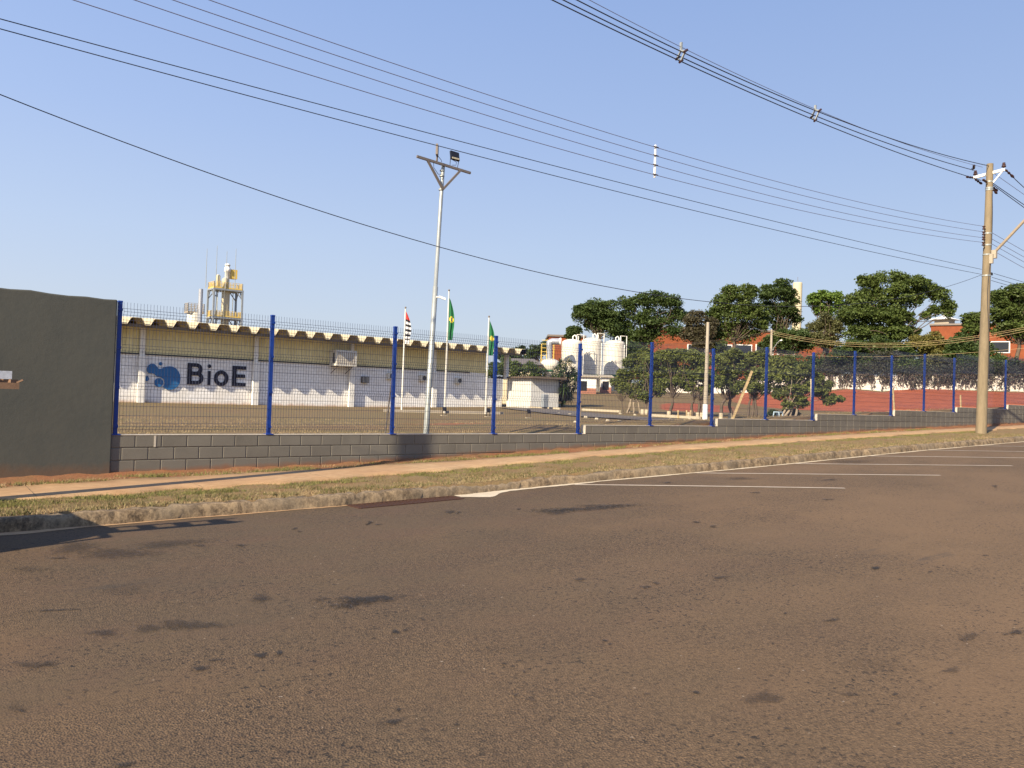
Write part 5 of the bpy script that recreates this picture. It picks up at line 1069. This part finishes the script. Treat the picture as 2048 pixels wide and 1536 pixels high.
# low round dark shrub and stool
tree('bush', 'low spherical dark bush by the pale plastic stool', (1548, 840), [0], [(1545,826,8),(1552,828,8),(1538,830,6)], 43, 2200, .10, LM['dark'], trunk_r=.04, cat='bush', padf=.5)
tree('bush', 'low dark clump at the foot of the pale stemmed tree', (1580, 842), [0], [(1575,828,10),(1588,826,10),(1582,834,8)], 43, 2600, .10, LM['dark'], trunk_r=.04, cat='bush', padf=.5)
P = Vector(at(1556, 842, 40)); e = empty('plastic_stool', P, 'pale blue plastic stool under the wide yard tree', 'stool'); MB().bbox((P.x-.17, P.y-.17, P.z+.42), (P.x+.17, P.y+.17, P.z+.46), .01).build('seat', M['plastic'], e)
for sx in (-1, 1):
    for sy in (-1, 1): MB().bar((P.x+sx*.19, P.y+sy*.19, P.z), (P.x+sx*.14, P.y+sy*.14, P.z+.42), .04).build('leg', M['plastic'], e)

# ================================================================== POLES AND SMALL THINGS IN THE YARD
P = Vector(at(1410, 839, 40)); T = Vector(at(1415, 644, 40)); e = empty('yard_pole', P, 'slim concrete pole with a whitewashed foot among the yard trees', 'pole'); MB().tube([P-Vector((0,0,.3)), P+Vector((0,0,.02)), Vector((P.x+.02, P.y, T.z))], [.12, .12, .075], 10).build('shaft', M['concl'], e)
MB().tube([P-Vector((0,0,.1)), P+Vector((0,0,.75))], [.132, .127], 12).build('whitewashed_foot', M['white'], e)
bz = at(1413, 702, 40)[2]; MB().bbox((P.x-.02, P.y-.28, bz-.07), (P.x+.18, P.y-.12, bz+.09), .01).build('lamp_box', M['black'], e)
P2 = Vector(at(1541, 745, 84)); z2 = at(1541, 659, 84)[2]; e = empty('street_light', P2, 'distant thin concrete pole with a small curved street light', 'street light'); MB().tube([P2, (P2.x, P2.y, z2)], [.16, .11], 8).build('shaft', M['concl'], e)
q_ = Vector(at(1542, 704, 84)); q3 = Vector(at(1560, 681, 83)); MB().tube([q_, q_.lerp(q3, .7)+Vector((0,0,.1)), q3], .045, 6).build('arm', M['galv'], e); MB().bar(q3, Vector(at(1564, 680, 83)), .15, .12).build('lamp_head', M['white'], e)
def sagwire(A, B_, sag, r_, label, mat_='wood'):
    A, B_ = Vector(A), Vector(B_); pts = [A.lerp(B_, i/24)-Vector((0,0,sag*4*(i/24)*(1-i/24))) for i in range(25)]; b = MB(); b.tube(pts, r_, 4); o = b.build('cable', M[mat_]); tag(o, label, 'cable', 'distant cables over the yard')
for i, dy in enumerate((0, 3, 7)):
    nm = ('uppermost', 'middle', 'lowest')[i]
    sagwire(at(1330, 688+dy*.4, 60), at(1541, 661+dy, 84), .25, .013, nm+' of the pale cables rising leftwards to the thin street light')
    sagwire(at(1541, 661+dy, 84), at(2110, 641+dy*1.2, 60), 1.5, .013, nm+' of the long pale cables sagging from the thin street light to the right edge')
sagwire(at(1541, 706, 84), at(2110, 690, 60), .6, .011, 'single thin pale wire sagging in front of the creeper wall')
# plank and stakes
def stick(px0, py0, px1, py1, d, w_, label, name='stake', mat_='wood', d1=None):
    A = Vector(at(px0, py0, d)); B_ = Vector(at(px1, py1, d1 or d)); b = MB(); b.bar(A, B_, w_, w_*.6); o = b.build(name, M[mat_]); tag(o, label, name); return o
stick(1462, 846, 1504, 742, 25.6, .10, 'pale wooden plank leaning diagonally among the yard trees', 'plank')
stick(1159, 872, 1161, 795, 20.2, .03, 'thin pale stake just right of the fifth blue post')
stick(1789, 826, 1786, 777, 33, .06, 'short pale stake behind the fence at the fourth wall step')
stick(1922, 819, 1921, 790, 38, .06, 'short pale stake left of the utility pole')
stick(1625, 845, 1622, 758, 28, .05, 'thin whitish stake against the ninth blue post', 'stake', 'stonew')
stick(770, 872, 784, 756, 16.2, .03, 'thin dark stick leaning beside the third blue post', 'stick', 'galvd')
# small ground floodlights
for px, py, lb in ((888, 835, 'small black ground floodlight below the tallest flagpole'), (976, 836, 'small black ground floodlight beside the right flagpole'), (1057, 836, 'small black ground floodlight in front of the annex')):
    P = Vector(at(px, py, 37.5)); P.z = yard(P.x, P.y)[0]; e = empty('ground_floodlight', P, lb, 'floodlight', 'floodlights on the yard grass'); s_ = MB()
    for x in (-.1, .1): s_.bar((P.x+x, P.y, P.z), (P.x+x, P.y, P.z+.22), .02)
    s_.bar((P.x-.1, P.y, P.z+.22), (P.x+.1, P.y, P.z+.22), .02); s_.build('stand', M['black'], e); MB().bar((P.x, P.y-.05, P.z+.24), (P.x+.03, P.y+.05, P.z+.38), .16, .07).build('head', M['black'], e)
    MB().box((P.x-.16, P.y-.08, P.z-.02), (P.x+.12, P.y+.06, P.z+.02)).build('base', M['stonew'], e)
# meter box
P = Vector(at(1089, 817, 60)); e = empty('meter_box', P, 'pale grey meter cabinet on a post left of the spiky bush', 'cabinet'); zt = at(1089, 789, 60)[2]; MB().bbox((P.x-.25, P.y-.15, zt-.95), (P.x+.25, P.y+.15, zt), .02).build('cabinet', M['steel'], e); MB().box((P.x-.2, P.y-.1, P.z-.3), (P.x+.2, P.y+.1, zt-.952)).build('post', M['galvd'], e)
# whitewashed stones along the driveway
STN = [(1140,829.5),(1172,834.5),(1194,837.5),(1216,841.5),(1241,829.5),(1270,833),(1303,836),(1340,840),(1380,841.5),(1118,827),(1152,845),(1260,848),(1240,844)]
for i, (px, py) in enumerate(STN):
    d = .95*1625/(py-(796.5+(px-1024)*.0332)+2.5)*.95; d = max(22, min(50, d)); P = Vector(at(px, py, d)); P.z = yard(P.x, P.y)[0]; b = MB(); s_ = rng.uniform(.07, .11); n = 7
    V = [(P.x+math.cos(2*math.pi*k/n)*s_*1.5*rng.uniform(.8,1.1), P.y+math.sin(2*math.pi*k/n)*s_*rng.uniform(.8,1.1), P.z) for k in range(n)]; V2 = [(P.x+(v[0]-P.x)*.7, P.y+(v[1]-P.y)*.7, P.z+s_*rng.uniform(.7,1.)) for v in V]
    b.add(V+V2, [(k, (k+1) % n, n+(k+1) % n, n+k) for k in range(n)]+[tuple(range(n, 2*n))]); o = b.build('edging_stone', M['stonew'])
    tag(o, 'whitewashed stone edging the yard driveway', 'stone', 'whitewashed stones along the driveway')
# low white kerbs in the yard
for i, (x0, y0, x1, y1, d0, d1, lb) in enumerate([(1165, 823, 1240, 826, 58, 54, 'pale low kerb along the yard lawn right of the fifth post'), (1300, 834, 1400, 839, 46, 42, 'low pinkish kerb below the yard trees'), (1060, 819, 1120, 822, 63, 60, 'pale low kerb in front of the meter cabinet')]):
    A, B_ = Vector(at(x0, y0, d0)), Vector(at(x1, y1, d1)); A.z = yard(A.x, A.y)[0]+.06; B_.z = yard(B_.x, B_.y)[0]+.06; o = MB().bar(A, B_, .14, .16).build('yard_kerb', M['stonew']); tag(o, lb, 'kerb')
# pale log stools under the trees
for px, lb in ((1356, 'left of three pinkish post stumps under the yard trees'), (1373, 'middle of three pinkish post stumps under the yard trees'), (1381, 'right of three pinkish post stumps under the yard trees')):
    P = Vector(at(px, 836, 43.5)); P.z = yard(P.x, P.y)[0]; b = MB(); b.lathe(P, [(.08,-.05),(.07,.0),(.04,.12),(.035,.3),(.045,.42),(0,.42)], 10); o = b.build('stump', M['wood']); tag(o, lb, 'stump', 'pinkish stumps')

# ================================================================== STORM DRAIN
e = empty('storm_drain', (3.05, -3.75, g(3.05)-.2), 'rusty brown iron drain grate set in the road against the kerb', 'drain grate')
u0, u1 = 2.2, 3.95; f_ = MB()
def rz(u, dz): return g(u)-.2+dz
def rbar(mb, ua, va, ub, vb, w_, h_, dz): mb.bar((ua, va, rz(ua, dz)), (ub, vb, rz(ub, dz)), w_, h_)
rbar(f_, u0, -4.0, u1, -3.93, .04, .012, .004); rbar(f_, u0, -3.66, u1, -3.62, .04, .012, .004); rbar(f_, u0, -4.0, u0, -3.64, .04, .012, .0045); rbar(f_, u1, -3.95, u1, -3.62, .04, .012, .0045); f_.build('frame', M['rust'], e)
b = MB(); 
for k in range(24): u = u0+.05+k*(u1-u0-.1)/23; rbar(b, u, -3.97+.04*(u-u0), u, -3.65, .02, 0.0125, .004)
b.build('bars', M['rust'], e); MB().add([(u0, -4.0, rz(u0, .002)), (u1, -3.94, rz(u1, .002)), (u1, -3.61, rz(u1, .002)), (u0, -3.65, rz(u0, .002))], [(0,1,2,3)]).build('pit', M['black'], e)

# ================================================================== PICKUP just outside the left edge, its ladder reaching into view
CU, CV = -2.42, -5.05; rzc = g(-4)-.2
e = empty('pickup_truck', (-4.8, CV, rzc), 'white pickup by the kerb just left of the view, shading the road', 'pickup truck')
b = MB(); secs = [(CU, -4.66, -4.14, .45, 1.02), (CU-.12, -4.86, -4.05, .40, 1.05), (CU-.35, -5.04, -3.98, .38, 1.07), (CU-.8, -5.28, -3.93, .38, 1.07), (CU-1.5, -5.48, -3.90, .38, 1.07), (CU-1.75, -5.50, -3.90, .38, 1.12), (CU-2.3, -5.50, -3.90, .38, 1.5), (CU-3.3, -5.50, -3.90, .38, 1.52), (CU-3.7, -5.50, -3.90, .38, 1.05), (CU-5.2, -5.46, -3.94, .40, 1.0)]
V = []; NS = 12
for (x, v0, v1, zb_, zt_) in secs:
    vc, hw_, zc_, hz = (v0+v1)/2, (v1-v0)/2, (zb_+zt_)/2, (zt_-zb_)/2
    for k in range(NS):
        t = 2*math.pi*(k+.5)/NS; c_, s_ = math.cos(t), math.sin(t); q_ = (abs(c_)**5+abs(s_)**5)**-.2
        V.append((x, vc+hw_*c_*q_, rzc+zc_+hz*s_*q_))
Fs = [(i*NS+k, i*NS+(k+1) % NS, (i+1)*NS+(k+1) % NS, (i+1)*NS+k) for i in range(len(secs)-1) for k in range(NS)]
b.add(V, Fs, True); b.add(V[:NS], [tuple(range(NS-1, -1, -1))]); b.add(V[-NS:], [tuple(range(NS))]); b.build('body', M['carp'], e); hw = .78; CV = -4.70
for x in (CU-.85, CU-3.7):
    for s_ in (-1, 1): MB().cyl((x, CV+s_*(hw-.2), rzc+.33), (x, CV+s_*(hw+.02), rzc+.33), .33, n=24).build('wheel', M['tyre'], e)
MB().box((CU-3.2, CV-hw-.04, rzc+1.10), (CU-2.35, CV-hw+.02, rzc+1.40)).build('side_window', M['glass'], e)
rk = MB()
for x in (CU-.9, CU-2.3): rk.bar((x, CV-.55, rzc+.9), (x, CV-.55, rzc+1.52), .05); rk.bar((x, CV+.55, rzc+.9), (x, CV+.55, rzc+1.52), .05); rk.bar((x, CV-.6, rzc+1.50), (x, CV+.6, rzc+1.50), .05)
rk.build('rack', M['galvd'], e)
# ladder lying on edge on the rack
TU, TV = -1.99, -5.02
lt = .78+.075; ll = .78-.005
e = empty('ladder', (TU-3.2, TV, .7), 'silver and brown ladder end poking in at the left edge of the view', 'ladder')
for dv in (0, .25): MB().bar((TU-3.2, TV+dv, .845), (TU-.06, TV+dv, .845), .03, .075).build('upper_rail', M['alum'], e)
b = MB(); b.bar((TU-3.2, TV-.01, .745), (TU, TV-.01, .745), .05, .06); b.bar((TU-.02, TV-.01, .775), (TU+.03, TV-.03, .805), .02, .015); b.build('lower_rail', M['brown'], e)
for k in range(9): MB().bar((TU-.36-k*.40, TV+.125, .845), (TU-.24-k*.40, TV+.125, .845), .22, .05).build('rung', M['alum'], e)
MB().bar((TU-.22, TV+.32, .79), (TU-.04, TV-.02, .79), .07, .03).build('end_hook', M['brown'], e)
